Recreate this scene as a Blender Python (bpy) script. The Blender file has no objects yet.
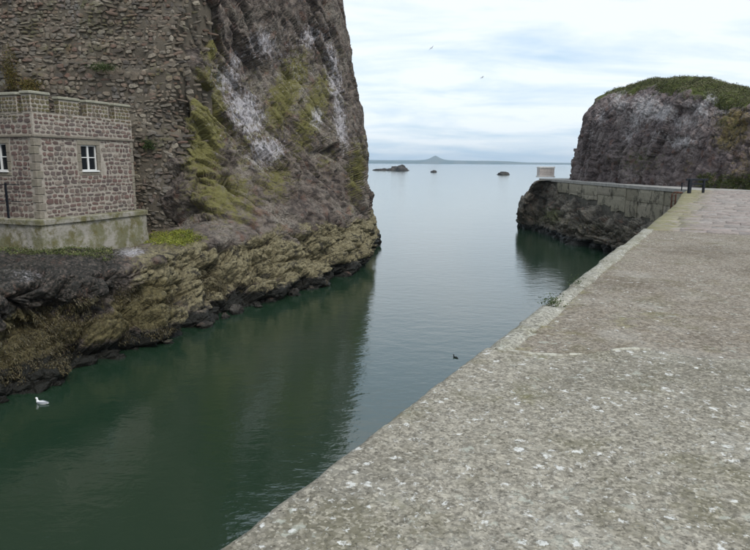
import bpy, math, random
import numpy as np
from mathutils import Matrix, Vector

random.seed(7)
rng = np.random.default_rng(11)
scene = bpy.context.scene
C = scene.collection

# ------------------------------------------------------------------ camera
FPX, CX, CY = 620.0, 375.0, 275.0          # focal length and centre in 750x550 pixels
CAM = np.array([0.0, 0.0, 7.2])            # eye 7.2 m over the water, 1.6 m over the quay
DECK = 5.6
PITCH, ROLL = math.atan(112 / 620), math.radians(0.35)
Xc = np.array([1.0, 0, 0]); Fc = np.array([0, math.cos(PITCH), -math.sin(PITCH)])
Uc = np.array([0, math.sin(PITCH), math.cos(PITCH)])
Xr = Xc * math.cos(ROLL) + Uc * math.sin(ROLL)
Ur = -Xc * math.sin(ROLL) + Uc * math.cos(ROLL)
cam_d = bpy.data.cameras.new('camera'); cam = bpy.data.objects.new('camera', cam_d); C.objects.link(cam)
cam_d.sensor_width = 36; cam_d.lens = FPX / 750 * 36; cam_d.clip_start = 0.05; cam_d.clip_end = 60000
M = Matrix.Identity(4)
for i in range(3):
    M[i][0] = Xr[i]; M[i][1] = Ur[i]; M[i][2] = -Fc[i]; M[i][3] = CAM[i]
cam.matrix_world = M
scene.camera = cam

# ------------------------------------------------------------------ sky, sun, exposure
SUN_EL, SUN_AZ = math.radians(50), math.radians(145)     # azimuth from +Y (view) towards +X
w = bpy.data.worlds.new('World'); scene.world = w; w.use_nodes = True
nt = w.node_tree; nt.nodes.clear()
def wn(t, **k):
    n = nt.nodes.new(t)
    for a, b in k.items(): setattr(n, a, b)
    return n
out = wn('ShaderNodeOutputWorld'); bg = wn('ShaderNodeBackground'); bg.inputs[1].default_value = 0.12
sky = wn('ShaderNodeTexSky', sky_type='NISHITA', sun_disc=False, sun_elevation=SUN_EL, sun_rotation=SUN_AZ,
         air_density=1.0, dust_density=1.5, ozone_density=1.0)
tc = wn('ShaderNodeTexCoord'); sep = wn('ShaderNodeSeparateXYZ'); nt.links.new(tc.outputs['Generated'], sep.inputs[0])
zz = wn('ShaderNodeMath', operation='ADD'); nt.links.new(sep.outputs[2], zz.inputs[0]); zz.inputs[1].default_value = 0.16
zm = wn('ShaderNodeMath', operation='MAXIMUM'); nt.links.new(zz.outputs[0], zm.inputs[0]); zm.inputs[1].default_value = 0.05
cmb = wn('ShaderNodeCombineXYZ')
for i in range(2):
    d = wn('ShaderNodeMath', operation='DIVIDE'); nt.links.new(sep.outputs[i], d.inputs[0]); nt.links.new(zm.outputs[0], d.inputs[1])
    nt.links.new(d.outputs[0], cmb.inputs[i])
mp = wn('ShaderNodeMapping'); mp.inputs['Scale'].default_value = (1.0, 1.7, 1); mp.inputs['Location'].default_value = (2.3, 0.4, 0)
nt.links.new(cmb.outputs[0], mp.inputs[0])
n1 = wn('ShaderNodeTexNoise'); n1.inputs['Scale'].default_value = 1.0; n1.inputs['Detail'].default_value = 8; n1.inputs['Roughness'].default_value = 0.6
n1.inputs['Distortion'].default_value = 0.4
nt.links.new(mp.outputs[0], n1.inputs['Vector'])
cr = wn('ShaderNodeValToRGB'); nt.links.new(n1.outputs[0], cr.inputs[0])
cr.color_ramp.elements[0].position = 0.33; cr.color_ramp.elements[0].color = (3.5, 4.5, 5.45, 1)
cr.color_ramp.elements[1].position = 0.57; cr.color_ramp.elements[1].color = (5.9, 6.2, 6.45, 1)
mx = wn('ShaderNodeMix', data_type='RGBA'); mx.inputs[0].default_value = 0.86
nt.links.new(sky.outputs[0], mx.inputs[6]); nt.links.new(cr.outputs[0], mx.inputs[7])
nt.links.new(mx.outputs[2], bg.inputs[0]); nt.links.new(bg.outputs[0], out.inputs[0])

sd = bpy.data.lights.new('sun', 'SUN'); sd.energy = 1.3; sd.angle = math.radians(25); sd.color = (1, 0.96, 0.9)
sun = bpy.data.objects.new('sun', sd); C.objects.link(sun)
sv = Vector((math.sin(SUN_AZ) * math.cos(SUN_EL), math.cos(SUN_AZ) * math.cos(SUN_EL), math.sin(SUN_EL)))
sun.rotation_euler = sv.to_track_quat('Z', 'Y').to_euler(); sun.location = (0, 0, 60)
scene.view_settings.view_transform = 'Standard'; scene.view_settings.look = 'None'
scene.view_settings.exposure = 0.62; scene.view_settings.gamma = 1
scene.view_settings.use_curve_mapping = False

# ------------------------------------------------------------------ pixel helpers
def ray(u, v):
    return Xr * ((u - CX) / FPX) + Ur * ((CY - v) / FPX) + Fc
def px(u, v, D):
    d = ray(u, v); return CAM + d * (D / d[1])
def at_z(u, v, z):
    d = ray(u, v); return CAM + d * ((z - CAM[2]) / d[2])
def uv_of(P):
    q = P - CAM
    dep = np.maximum(q @ Fc, 0.1)
    return CX + FPX * (q @ Xr) / dep, CY - FPX * (q @ Ur) / dep

# ------------------------------------------------------------------ numpy noise
def h3(ix, iy, iz, s):
    h = (ix.astype(np.int64) * 374761393 + iy.astype(np.int64) * 668265263 + iz.astype(np.int64) * 2147483647 + s * 974634777) & 0xFFFFFFFF
    h = ((h ^ (h >> 13)) * 1274126177) & 0xFFFFFFFF
    h = ((h ^ (h >> 16)) * 2246822519) & 0xFFFFFFFF
    return ((h ^ (h >> 15)) & 0xFFFFFF) / float(0xFFFFFF)
def vnoise(P, s=0):
    f = np.floor(P); t = P - f; t = t * t * (3 - 2 * t); i = f.astype(np.int64)
    r = 0
    for a in (0, 1):
        for b in (0, 1):
            for c in (0, 1):
                wgt = (t[..., 0] if a else 1 - t[..., 0]) * (t[..., 1] if b else 1 - t[..., 1]) * (t[..., 2] if c else 1 - t[..., 2])
                r = r + wgt * h3(i[..., 0] + a, i[..., 1] + b, i[..., 2] + c, s)
    return r * 2 - 1
def fbm(P, o=4, s=0, g=0.5):
    r = 0; a = 1.0; tot = 0
    for k in range(o):
        r = r + a * vnoise(P * (2.03 ** k) + 17.3 * k, s + k); tot += a; a *= g
    return r / tot
def facet(P, s=0):
    """blocky rock: every Worley cell is a tilted plane; returns offset and crack distance"""
    f = np.floor(P).astype(np.int64)
    F1 = np.full(P.shape[:-1], 9.0); F2 = F1.copy(); val = np.zeros_like(F1)
    for a in (-1, 0, 1):
        for b in (-1, 0, 1):
            for c in (-1, 0, 1):
                ix, iy, iz = f[..., 0] + a, f[..., 1] + b, f[..., 2] + c
                dx = P[..., 0] - ix - h3(ix, iy, iz, s + 1); dy = P[..., 1] - iy - h3(ix, iy, iz, s + 2); dz = P[..., 2] - iz - h3(ix, iy, iz, s + 3)
                d = np.sqrt(dx * dx + dy * dy + dz * dz)
                hv = h3(ix, iy, iz, s + 4)
                vv = (hv - 0.5) + (h3(ix, iy, iz, s + 5) - 0.5) * dx * 1.3 + (h3(ix, iy, iz, s + 6) - 0.5) * dy * 1.3 + (h3(ix, iy, iz, s + 7) - 0.5) * dz * 1.3
                m = d < F1
                F2 = np.where(m, F1, np.minimum(F2, d)); val = np.where(m, vv, val); F1 = np.where(m, d, F1)
    return val, F2 - F1
def sstep(a, b, x):
    t = np.clip((x - a) / (b - a), 0, 1); return t * t * (3 - 2 * t)
def blobs(u, v, L):
    r = np.zeros_like(u)
    for (cu, cv, ru, rv, ang, amt) in L:
        ca, sa = math.cos(math.radians(ang)), math.sin(math.radians(ang))
        x = (u - cu) * ca + (v - cv) * sa; y = -(u - cu) * sa + (v - cv) * ca
        r = np.maximum(r, amt * np.exp(-((x / ru) ** 2 + (y / rv) ** 2) * 0.7))
    return r

# ------------------------------------------------------------------ mesh helpers
def new_mesh(name, V, F, attrs=None, smooth=False):
    me = bpy.data.meshes.new(name)
    V = np.asarray(V, dtype=np.float32).reshape(-1, 3)
    if isinstance(F, np.ndarray):
        k = F.shape[1]; nf = F.shape[0]
        me.vertices.add(len(V)); me.vertices.foreach_set('co', V.ravel())
        me.loops.add(nf * k); me.loops.foreach_set('vertex_index', F.astype(np.int32).ravel())
        me.polygons.add(nf); me.polygons.foreach_set('loop_start', np.arange(0, nf * k, k, dtype=np.int32))
        me.polygons.foreach_set('loop_total', np.full(nf, k, dtype=np.int32))
        me.update(calc_edges=True)
    else:
        me.from_pydata(V.tolist(), [], F)
    for an, arr in (attrs or {}).items():
        a = me.attributes.new(an, 'FLOAT', 'POINT'); a.data.foreach_set('value', np.asarray(arr, dtype=np.float32).ravel())
    if smooth: me.polygons.foreach_set('use_smooth', np.ones(len(me.polygons), dtype=bool))
    me.update(); return me
ORIG = {}
def link(name, me, mat, parent=None, origin=(0, 0, 0)):
    """mesh data is in world coordinates minus origin"""
    o = bpy.data.objects.new(name, me)
    C.objects.link(o)
    if mat is not None and len(me.materials) == 0: me.materials.append(mat)
    o.location = origin
    if parent is not None:
        o.parent = parent; o.matrix_parent_inverse = Matrix.Translation(-Vector(ORIG[parent]))
    ORIG[o] = Vector((0, 0, 0)) + Vector(origin)
    return o
def thing(name, label, cat, loc, group=None):
    o = bpy.data.objects.new(name, None); C.objects.link(o); o.location = loc; o.empty_display_size = 0.3
    ORIG[o] = Vector(loc); return tag(o, label, cat, group)
def tag(o, label, cat, group=None):
    o['label'] = label; o['category'] = cat
    if group: o['group'] = group
    return o
def struct(o): o['kind'] = 'structure'; return o
def stuff(o, label=None, cat=None):
    o['kind'] = 'stuff'
    if label: o['label'] = label
    if cat: o['category'] = cat
    return o
class MB:
    """collects boxes, tubes and lofts into one mesh"""
    def __init__(s): s.V = []; s.F = []
    def add(s, V, F):
        b = len(s.V); s.V += [tuple(map(float, p)) for p in V]; s.F += [tuple(b + i for i in f) for f in F]; return s
    def box(s, c, ax, ay, az, bev=0.0):
        """centre and three half-axis vectors, edges chamfered by bev (metres)"""
        c, ax, ay, az = map(lambda q: np.array(q, float), (c, ax, ay, az))
        L = [np.linalg.norm(a) for a in (ax, ay, az)]; b = [min(bev / l, 0.45) for l in L]
        if bev <= 0:
            V = [c + i * ax + j * ay + k * az for i in (-1, 1) for j in (-1, 1) for k in (-1, 1)]
            F = [(0, 1, 3, 2), (4, 6, 7, 5), (0, 4, 5, 1), (2, 3, 7, 6), (0, 2, 6, 4), (1, 5, 7, 3)]
            return s.add(V, F)
        A = (ax, ay, az); V = []; idx = {}
        for sx in (-1, 1):
            for sy in (-1, 1):
                for sz in (-1, 1):
                    sg = (sx, sy, sz)
                    for d in range(3):
                        p = c.copy()
                        for e in range(3): p = p + A[e] * sg[e] * (1.0 if e == d else 1 - b[e])
                        idx[sg + (d,)] = len(V); V.append(p)
        F = []
        for d in range(3):
            e, f = [(1, 2), (2, 0), (0, 1)][d]
            for sgn in (-1, 1):
                q = []
                for (i, j) in ((-1, -1), (1, -1), (1, 1), (-1, 1)):
                    sg = [0, 0, 0]; sg[d] = sgn; sg[e] = i; sg[f] = j; q.append(idx[tuple(sg) + (d,)])
                F.append(tuple(q if sgn > 0 else q[::-1]))
        for d in range(3):
            e, f = [(1, 2), (2, 0), (0, 1)][d]
            for i in (-1, 1):
                for j in (-1, 1):
                    s0 = [0, 0, 0]; s0[e] = i; s0[f] = j; s1 = list(s0); s0[d] = -1; s1[d] = 1
                    q = (idx[tuple(s0) + (e,)], idx[tuple(s1) + (e,)], idx[tuple(s1) + (f,)], idx[tuple(s0) + (f,)])
                    F.append(q if i * j < 0 else q[::-1])
        for sx in (-1, 1):
            for sy in (-1, 1):
                for sz in (-1, 1):
                    q = tuple(idx[(sx, sy, sz, d)] for d in range(3)); F.append(q if sx * sy * sz > 0 else q[::-1])
        return s.add(V, F)
    def tube(s, pts, r, n=8):
        pts = [np.array(p, float) for p in pts]; V = []; F = []
        rs = r if isinstance(r, (list, tuple)) else [r] * len(pts)
        for i, p in enumerate(pts):
            t = pts[min(i + 1, len(pts) - 1)] - pts[max(i - 1, 0)]; t = t / np.linalg.norm(t)
            a = np.cross(t, (0, 0, 1) if abs(t[2]) < 0.9 else (1, 0, 0)); a /= np.linalg.norm(a); b = np.cross(t, a)
            for k in range(n):
                an = 2 * math.pi * k / n; V.append(p + rs[i] * (math.cos(an) * a + math.sin(an) * b))
        for i in range(len(pts) - 1):
            for k in range(n):
                k2 = (k + 1) % n; F.append((i * n + k, i * n + k2, (i + 1) * n + k2, (i + 1) * n + k))
        F.append(tuple(range(n))[::-1]); F.append(tuple((len(pts) - 1) * n + k for k in range(n)))
        return s.add(V, F)
    def loft(s, rings):
        """rings: equal-length lists of points, closed, capped"""
        n = len(rings[0]); V = [p for r in rings for p in r]; F = []
        for i in range(len(rings) - 1):
            for k in range(n):
                k2 = (k + 1) % n; F.append((i * n + k, i * n + k2, (i + 1) * n + k2, (i + 1) * n + k))
        F.append(tuple(range(n))[::-1]); F.append(tuple((len(rings) - 1) * n + k for k in range(n)))
        return s.add(V, F)
    def mesh(s, name, smooth=False): return new_mesh(name, s.V, s.F, smooth=smooth)
    def build(s, name, mat, parent=None, smooth=False): return link(name, s.mesh(name, smooth), mat, parent)

def grid_faces(nu, nv):
    i = np.arange(nu - 1)[:, None] * nv + np.arange(nv - 1)[None, :]
    return np.stack([i, i + nv, i + nv + 1, i + 1], -1).reshape(-1, 4)
def cr_interp(Ctl, ts):
    """Catmull-Rom along axis 0"""
    n = Ctl.shape[0]; i = np.clip(np.floor(ts).astype(int), 0, n - 2); t = (ts - i).reshape((-1,) + (1,) * (Ctl.ndim - 1))
    p0 = np.where((i > 0).reshape(t.shape), Ctl[np.maximum(i - 1, 0)], 2 * Ctl[i] - Ctl[i + 1]); p1 = Ctl[i]; p2 = Ctl[i + 1]
    p3 = np.where((i + 2 < n).reshape(t.shape), Ctl[np.minimum(i + 2, n - 1)], 2 * Ctl[i + 1] - Ctl[i])
    a = 0.35
    m1 = a * (p2 - p0); m2 = a * (p3 - p1)
    return (2 * t**3 - 3 * t**2 + 1) * p1 + (t**3 - 2 * t**2 + t) * m1 + (-2 * t**3 + 3 * t**2) * p2 + (t**3 - t**2) * m2
def sheet(ctrl, segu, segv):
    A = np.array(ctrl, float)
    tu = np.concatenate([np.linspace(i, i + 1, s, endpoint=False) for i, s in enumerate(segu)] + [[len(segu)]])
    tv = np.concatenate([np.linspace(i, i + 1, s, endpoint=False) for i, s in enumerate(segv)] + [[len(segv)]])
    B = cr_interp(A, tu); B = np.swapaxes(cr_interp(np.swapaxes(B, 0, 1), tv), 0, 1)
    return B
def normals(P):
    n = np.cross(np.gradient(P, axis=0), np.gradient(P, axis=1)); return n / np.maximum(np.linalg.norm(n, axis=-1, keepdims=True), 1e-9)

# ------------------------------------------------------------------ materials
class Mat:
    def __init__(s, name, rough=0.85, spec=0.3):
        s.m = bpy.data.materials.new(name); s.m.use_nodes = True; s.t = s.m.node_tree
        s.b = s.t.nodes['Principled BSDF']; s.b.inputs['Roughness'].default_value = rough; s.b.inputs['Specular IOR Level'].default_value = spec
        s.tc = s.t.nodes.new('ShaderNodeTexCoord'); s.geo = s.t.nodes.new('ShaderNodeNewGeometry'); s.pos = s.geo.outputs['Position']
    def n(s, t, **k):
        x = s.t.nodes.new(t)
        for a, b in k.items(): setattr(x, a, b)
        return x
    def put(s, sock, v):
        if hasattr(v, 'is_linked') or isinstance(v, bpy.types.NodeSocket): s.t.links.new(v, sock)
        elif isinstance(v, (tuple, list)) and len(v) == 3 and sock.type == 'RGBA': sock.default_value = (*v, 1)
        else: sock.default_value = v
    def mapped(s, scale=(1, 1, 1), rot=(0, 0, 0), co=None):
        m = s.n('ShaderNodeMapping'); s.put(m.inputs[0], co or s.pos); m.inputs['Scale'].default_value = scale; m.inputs['Rotation'].default_value = rot
        return m.outputs[0]
    def noise(s, scale, detail=4, rough=0.55, co=None, dist=0):
        x = s.n('ShaderNodeTexNoise'); s.put(x.inputs['Vector'], co or s.pos); x.inputs['Scale'].default_value = scale
        x.inputs['Detail'].default_value = detail; x.inputs['Roughness'].default_value = rough; x.inputs['Distortion'].default_value = dist; return x.outputs[0]
    def vor(s, scale, feature='F1', co=None, out='Distance'):
        x = s.n('ShaderNodeTexVoronoi', feature=feature); s.put(x.inputs['Vector'], co or s.pos); x.inputs['Scale'].default_value = scale; return x.outputs[out]
    def ramp(s, f, stops):
        x = s.n('ShaderNodeValToRGB'); s.put(x.inputs[0], f); e = x.color_ramp.elements
        while len(e) < len(stops): e.new(0.5)
        for i, (p, c) in enumerate(stops):
            e[i].position = p; e[i].color = (*c, 1) if isinstance(c, (tuple, list)) else (c, c, c, 1)
        return x.outputs[0]
    def step(s, f, a, b, lo=0.0, hi=1.0):
        x = s.n('ShaderNodeMapRange', interpolation_type='SMOOTHSTEP'); s.put(x.inputs[0], f)
        for i, q in zip((1, 2, 3, 4), (a, b, lo, hi)): s.put(x.inputs[i], q)
        return x.outputs[0]
    def math(s, op, a, b=0.0):
        x = s.n('ShaderNodeMath', operation=op); s.put(x.inputs[0], a); s.put(x.inputs[1], b); return x.outputs[0]
    def mix(s, f, a, b, mode='MIX'):
        x = s.n('ShaderNodeMix', data_type='RGBA', blend_type=mode); s.put(x.inputs[0], f); s.put(x.inputs[6], a); s.put(x.inputs[7], b); return x.outputs[2]
    def attr(s, name, kind='GEOMETRY'):
        x = s.n('ShaderNodeAttribute', attribute_type=kind, attribute_name=name); return x.outputs['Fac']
    def rnd(s): return s.n('ShaderNodeObjectInfo').outputs['Random']
    def color(s, c): s.put(s.b.inputs['Base Color'], c); return s
    def rough(s, c): s.put(s.b.inputs['Roughness'], c); return s
    def bump(s, h, strength=0.5, dist=0.05, prev=None):
        x = s.n('ShaderNodeBump'); x.inputs['Strength'].default_value = strength; x.inputs['Distance'].default_value = dist; s.put(x.inputs['Height'], h)
        if prev is not None: s.put(x.inputs['Normal'], prev)
        s.put(s.b.inputs['Normal'], x.outputs[0]); return x.outputs[0]

STRIKE = (0.35, 0.935)      # plan direction of the channel
def cliff_mat(name, dark, mid, pale, tan, moss, weedc, guano=(0.50, 0.485, 0.515)):
    k = Mat(name, 0.9, 0.25)
    st = k.mapped((0.9, 0.9, 1.25), (0.55, 0.35, 0.3))
    a = k.noise(0.45, 5); b = k.noise(2.2, 6, 0.65, st); c = k.noise(9, 5, 0.6)
    col = k.mix(k.step(b, 0.35, 0.65), dark, mid)
    col = k.mix(k.math('MULTIPLY', k.step(a, 0.45, 0.68), k.step(c, 0.35, 0.65)), col, pale)
    col = k.mix(k.math('MULTIPLY', k.step(k.noise(1.3, 4), 0.56, 0.68), 0.5), col, (0.16, 0.085, 0.06))
    tn = k.math('ADD', k.attr('tan'), k.math('MULTIPLY', k.math('SUBTRACT', k.noise(3.2, 6, 0.7), 0.5), 1.6))
    tcol = k.mix(k.step(k.noise(6, 5, 0.7), 0.38, 0.62), tan, tuple(q * 0.5 for q in tan))
    col = k.mix(k.step(tn, 0.35, 0.75), col, tcol)
    blk = k.math('MULTIPLY', k.step(k.noise(1.5, 7, 0.75), 0.52, 0.6), k.step(k.attr('tan'), 0.2, 0.6, 0, 0.8))  # black lichen patches that also paint in the shade of crevices
    col = k.mix(blk, col, (0.03, 0.028, 0.024))
    ms = k.math('ADD', k.attr('moss'), k.math('MULTIPLY', k.math('SUBTRACT', k.noise(2.4, 7, 0.72, st), 0.5), 1.9))
    mcol = k.mix(k.noise(5, 4), moss, tuple(q * 0.55 for q in moss))
    col = k.mix(k.step(ms, 0.34, 0.85, 0, 0.92), col, mcol)
    wd = k.math('ADD', k.attr('weed'), k.math('MULTIPLY', k.math('SUBTRACT', k.noise(4, 6, 0.7), 0.5), 1.2))
    wcol = k.mix(k.step(k.noise(7, 5, 0.7), 0.35, 0.65), weedc, tuple(q * 0.35 for q in weedc))
    col = k.mix(k.step(wd, 0.35, 0.7), col, wcol)
    gs = k.mapped((1.2, 1.2, 0.8) if 'head' in name else (1.4, 1.4, 0.55))
    gu = k.math('ADD', k.attr('guano'), k.math('MULTIPLY', k.math('SUBTRACT', k.noise(3.6, 7, 0.75, gs), 0.5), 2.3))
    col = k.mix(k.step(gu, 0.5, 1.1, 0, 0.8), col, guano)
    sp = k.math('ADD', k.math('MULTIPLY', k.attr('speck'), 0.25), k.noise(5, 4, 0.7))
    col = k.mix(k.step(sp, 0.87, 0.98, 0, 0.6), col, guano)
    wet = k.math('ADD', k.attr('wet'), k.math('MULTIPLY', k.math('SUBTRACT', c, 0.5), 0.8))
    wf = k.step(wet, 0.35, 0.65)
    col = k.mix(wf, col, (0.014, 0.014, 0.011))
    k.color(col); k.rough(k.step(wf, 0, 1, 0.92, 0.45))
    nzc = k.n('ShaderNodeTexNoise'); k.put(nzc.inputs['Vector'], k.pos); nzc.inputs['Scale'].default_value = 1.6; nzc.inputs['Detail'].default_value = 5
    wp = k.n('ShaderNodeMixRGB', blend_type='ADD'); wp.inputs[0].default_value = 0.5; k.put(wp.inputs[1], st); k.put(wp.inputs[2], nzc.outputs['Color'])
    e1 = k.step(k.vor(1.3, 'DISTANCE_TO_EDGE', wp.outputs[0]), 0.0, 0.10); e2 = k.step(k.vor(3.6, 'DISTANCE_TO_EDGE', wp.outputs[0]), 0.0, 0.14)
    h = k.math('ADD', k.math('MULTIPLY', k.noise(6, 8, 0.7), 0.9), k.math('MULTIPLY', k.noise(24, 5, 0.65), 0.3))
    h = k.math('ADD', h, k.math('ADD', k.math('MULTIPLY', e1, 0.55), k.math('MULTIPLY', e2, 0.3)))
    p = k.bump(h, 0.7, 0.09)
    return k.m

M_CLIFF = cliff_mat('cliff_rock', (0.046, 0.038, 0.035), (0.165, 0.136, 0.116), (0.27, 0.245, 0.205), (0.245, 0.215, 0.13), (0.195, 0.182, 0.062), (0.15, 0.128, 0.064))
M_PIERROCK = cliff_mat('pier_rock', (0.065, 0.058, 0.05), (0.17, 0.152, 0.125), (0.26, 0.235, 0.19), (0.17, 0.15, 0.10), (0.10, 0.115, 0.035), (0.08, 0.07, 0.04))
M_HEAD = cliff_mat('headland_rock', (0.085, 0.068, 0.068), (0.20, 0.162, 0.155), (0.29, 0.25, 0.235), (0.23, 0.18, 0.085), (0.085, 0.105, 0.022), (0.06, 0.05, 0.02), guano=(0.48, 0.455, 0.455))

def water_mat():
    k = Mat('sea_water', 0.09, 0.5); k.b.inputs['IOR'].default_value = 1.9
    k.color(k.mix(k.noise(0.06, 3), (0.012, 0.030, 0.016), (0.016, 0.037, 0.021)))
    a = k.noise(1.1, 4, 0.55, k.mapped((1.0, 1.7, 1), (0, 0, 0.3)), 0.3)
    b = k.noise(4.5, 3, 0.5, k.mapped((1.0, 1.6, 1), (0, 0, -0.2)))
    big = k.noise(0.16, 3)
    h = k.math('ADD', k.math('ADD', k.math('MULTIPLY', a, 0.7), k.math('MULTIPLY', b, 0.16)), k.math('MULTIPLY', big, 1.0))
    k.bump(h, 1.0, 0.025)
    return k.m
M_WATER = water_mat()

# ------------------------------------------------------------------ water and far coast
wat = MB(); wat.add([(-16000, -400, 0), (16000, -400, 0), (16000, 16000, 0), (-16000, 16000, 0)], [(0, 1, 2, 3)])
struct(wat.build('sea', M_WATER))

def far_coast():
    n, m = 500, 6
    xs = np.linspace(-5000, 7000, n)
    prof = 46 + 14 * fbm(np.stack([xs / 900, xs * 0, xs * 0], -1), 4, 3)
    D0 = 9000.0
    hx = px(438, 160, D0)[0]
    prof = np.where(xs > hx + 900, prof * (1 - 0.45 * sstep(hx + 900, hx + 1500, xs)), prof)
    hill = 62 * np.exp(-np.abs((xs - hx) / 85) ** 1.5) + 8 * np.exp(-np.abs((xs - hx) / 260) ** 2)
    P = np.zeros((n, m, 3))
    for j, (dy, f, fh) in enumerate([(0, -0.1, 0), (40, 0.35, 0), (200, 0.7, 0.2), (600, 1.0, 1.0), (1100, 0.8, 0.5), (1800, -0.1, 0)]):
        P[:, j, 0] = xs; P[:, j, 1] = D0 + dy + 200 * vnoise(np.stack([xs / 1500, xs * 0, xs * 0], -1), 9); P[:, j, 2] = prof * f + hill * fh
    k = Mat('far_fields', 0.95, 0.1)
    k.color(k.mix(k.step(k.noise(0.004, 4), 0.4, 0.6), (0.05, 0.07, 0.035), (0.13, 0.12, 0.07)))
    o = link('far_coast', new_mesh('far_coast', P.reshape(-1, 3), grid_faces(n, m)[:, ::-1], smooth=True), k.m); struct(o)
far_coast()

# ------------------------------------------------------------------ rock displacement
def strata_frame(P, dip=50, strike=STRIKE):
    s = np.array([strike[0], strike[1], 0]); s /= np.linalg.norm(s); up = np.array([0, 0, 1.0]); o = np.cross(s, up)
    d = math.radians(dip); line = math.cos(d) * s - math.sin(d) * up; nrm = math.sin(d) * s + math.cos(d) * up
    return np.stack([P @ line, P @ nrm, P @ o], -1)
def rock(P, N, dip=50, amp=1.0, seed=0, strike=STRIKE, big=1.0, iso=0.0):
    q = strata_frame(P, dip, strike) * (1 - iso) + P * iso + 0.35 * np.stack([fbm(P * 0.5, 3, seed + 50 + i) for i in range(3)], -1)
    f1, c1 = facet(q / np.array([7.0, 1.6, 4.5]), seed)
    f2, c2 = facet(q / np.array([1.8, 0.5, 1.1]), seed + 20)
    f3, c3 = facet(q / np.array([0.5, 0.22, 0.4]), seed + 40)
    d = 1.25 * big * f1 + 0.36 * f2 + 0.12 * f3 - 0.22 * np.exp(-c1 * 9) - 0.10 * np.exp(-c2 * 9) - 0.03 * np.exp(-c3 * 8)
    d = d + 0.8 * big * fbm(P * 0.16, 3, seed + 70) + 0.13 * fbm(P * 1.8, 5, seed + 80)
    return P + N * (d * amp)[..., None]

def low_rock(P, N, seed, amp=.8, sc=1.0):
    """sea-worn blocks and gullies of the tidal zone"""
    P0 = P; P = P / sc
    q = P + 0.5 * np.stack([fbm(P * 0.7, 3, seed + 50 + i) for i in range(3)], -1)
    f1, c1 = facet(q / np.array([2.2, 2.2, 1.5]), seed); f2, c2 = facet(q / np.array([.85, .85, .6]), seed + 20); f3, c3 = facet(q / .32, seed + 40)
    d = 1.25 * f1 + 0.62 * f2 + 0.26 * f3 - 0.5 * np.exp(-c1 * 7) - 0.26 * np.exp(-c2 * 7) - 0.08 * np.exp(-c3 * 7) + 0.5 * fbm(P * .3, 3, seed + 3) + 0.12 * fbm(P * 2.5, 4, seed + 4)
    return P0 + N * (d * amp)[..., None]

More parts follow.
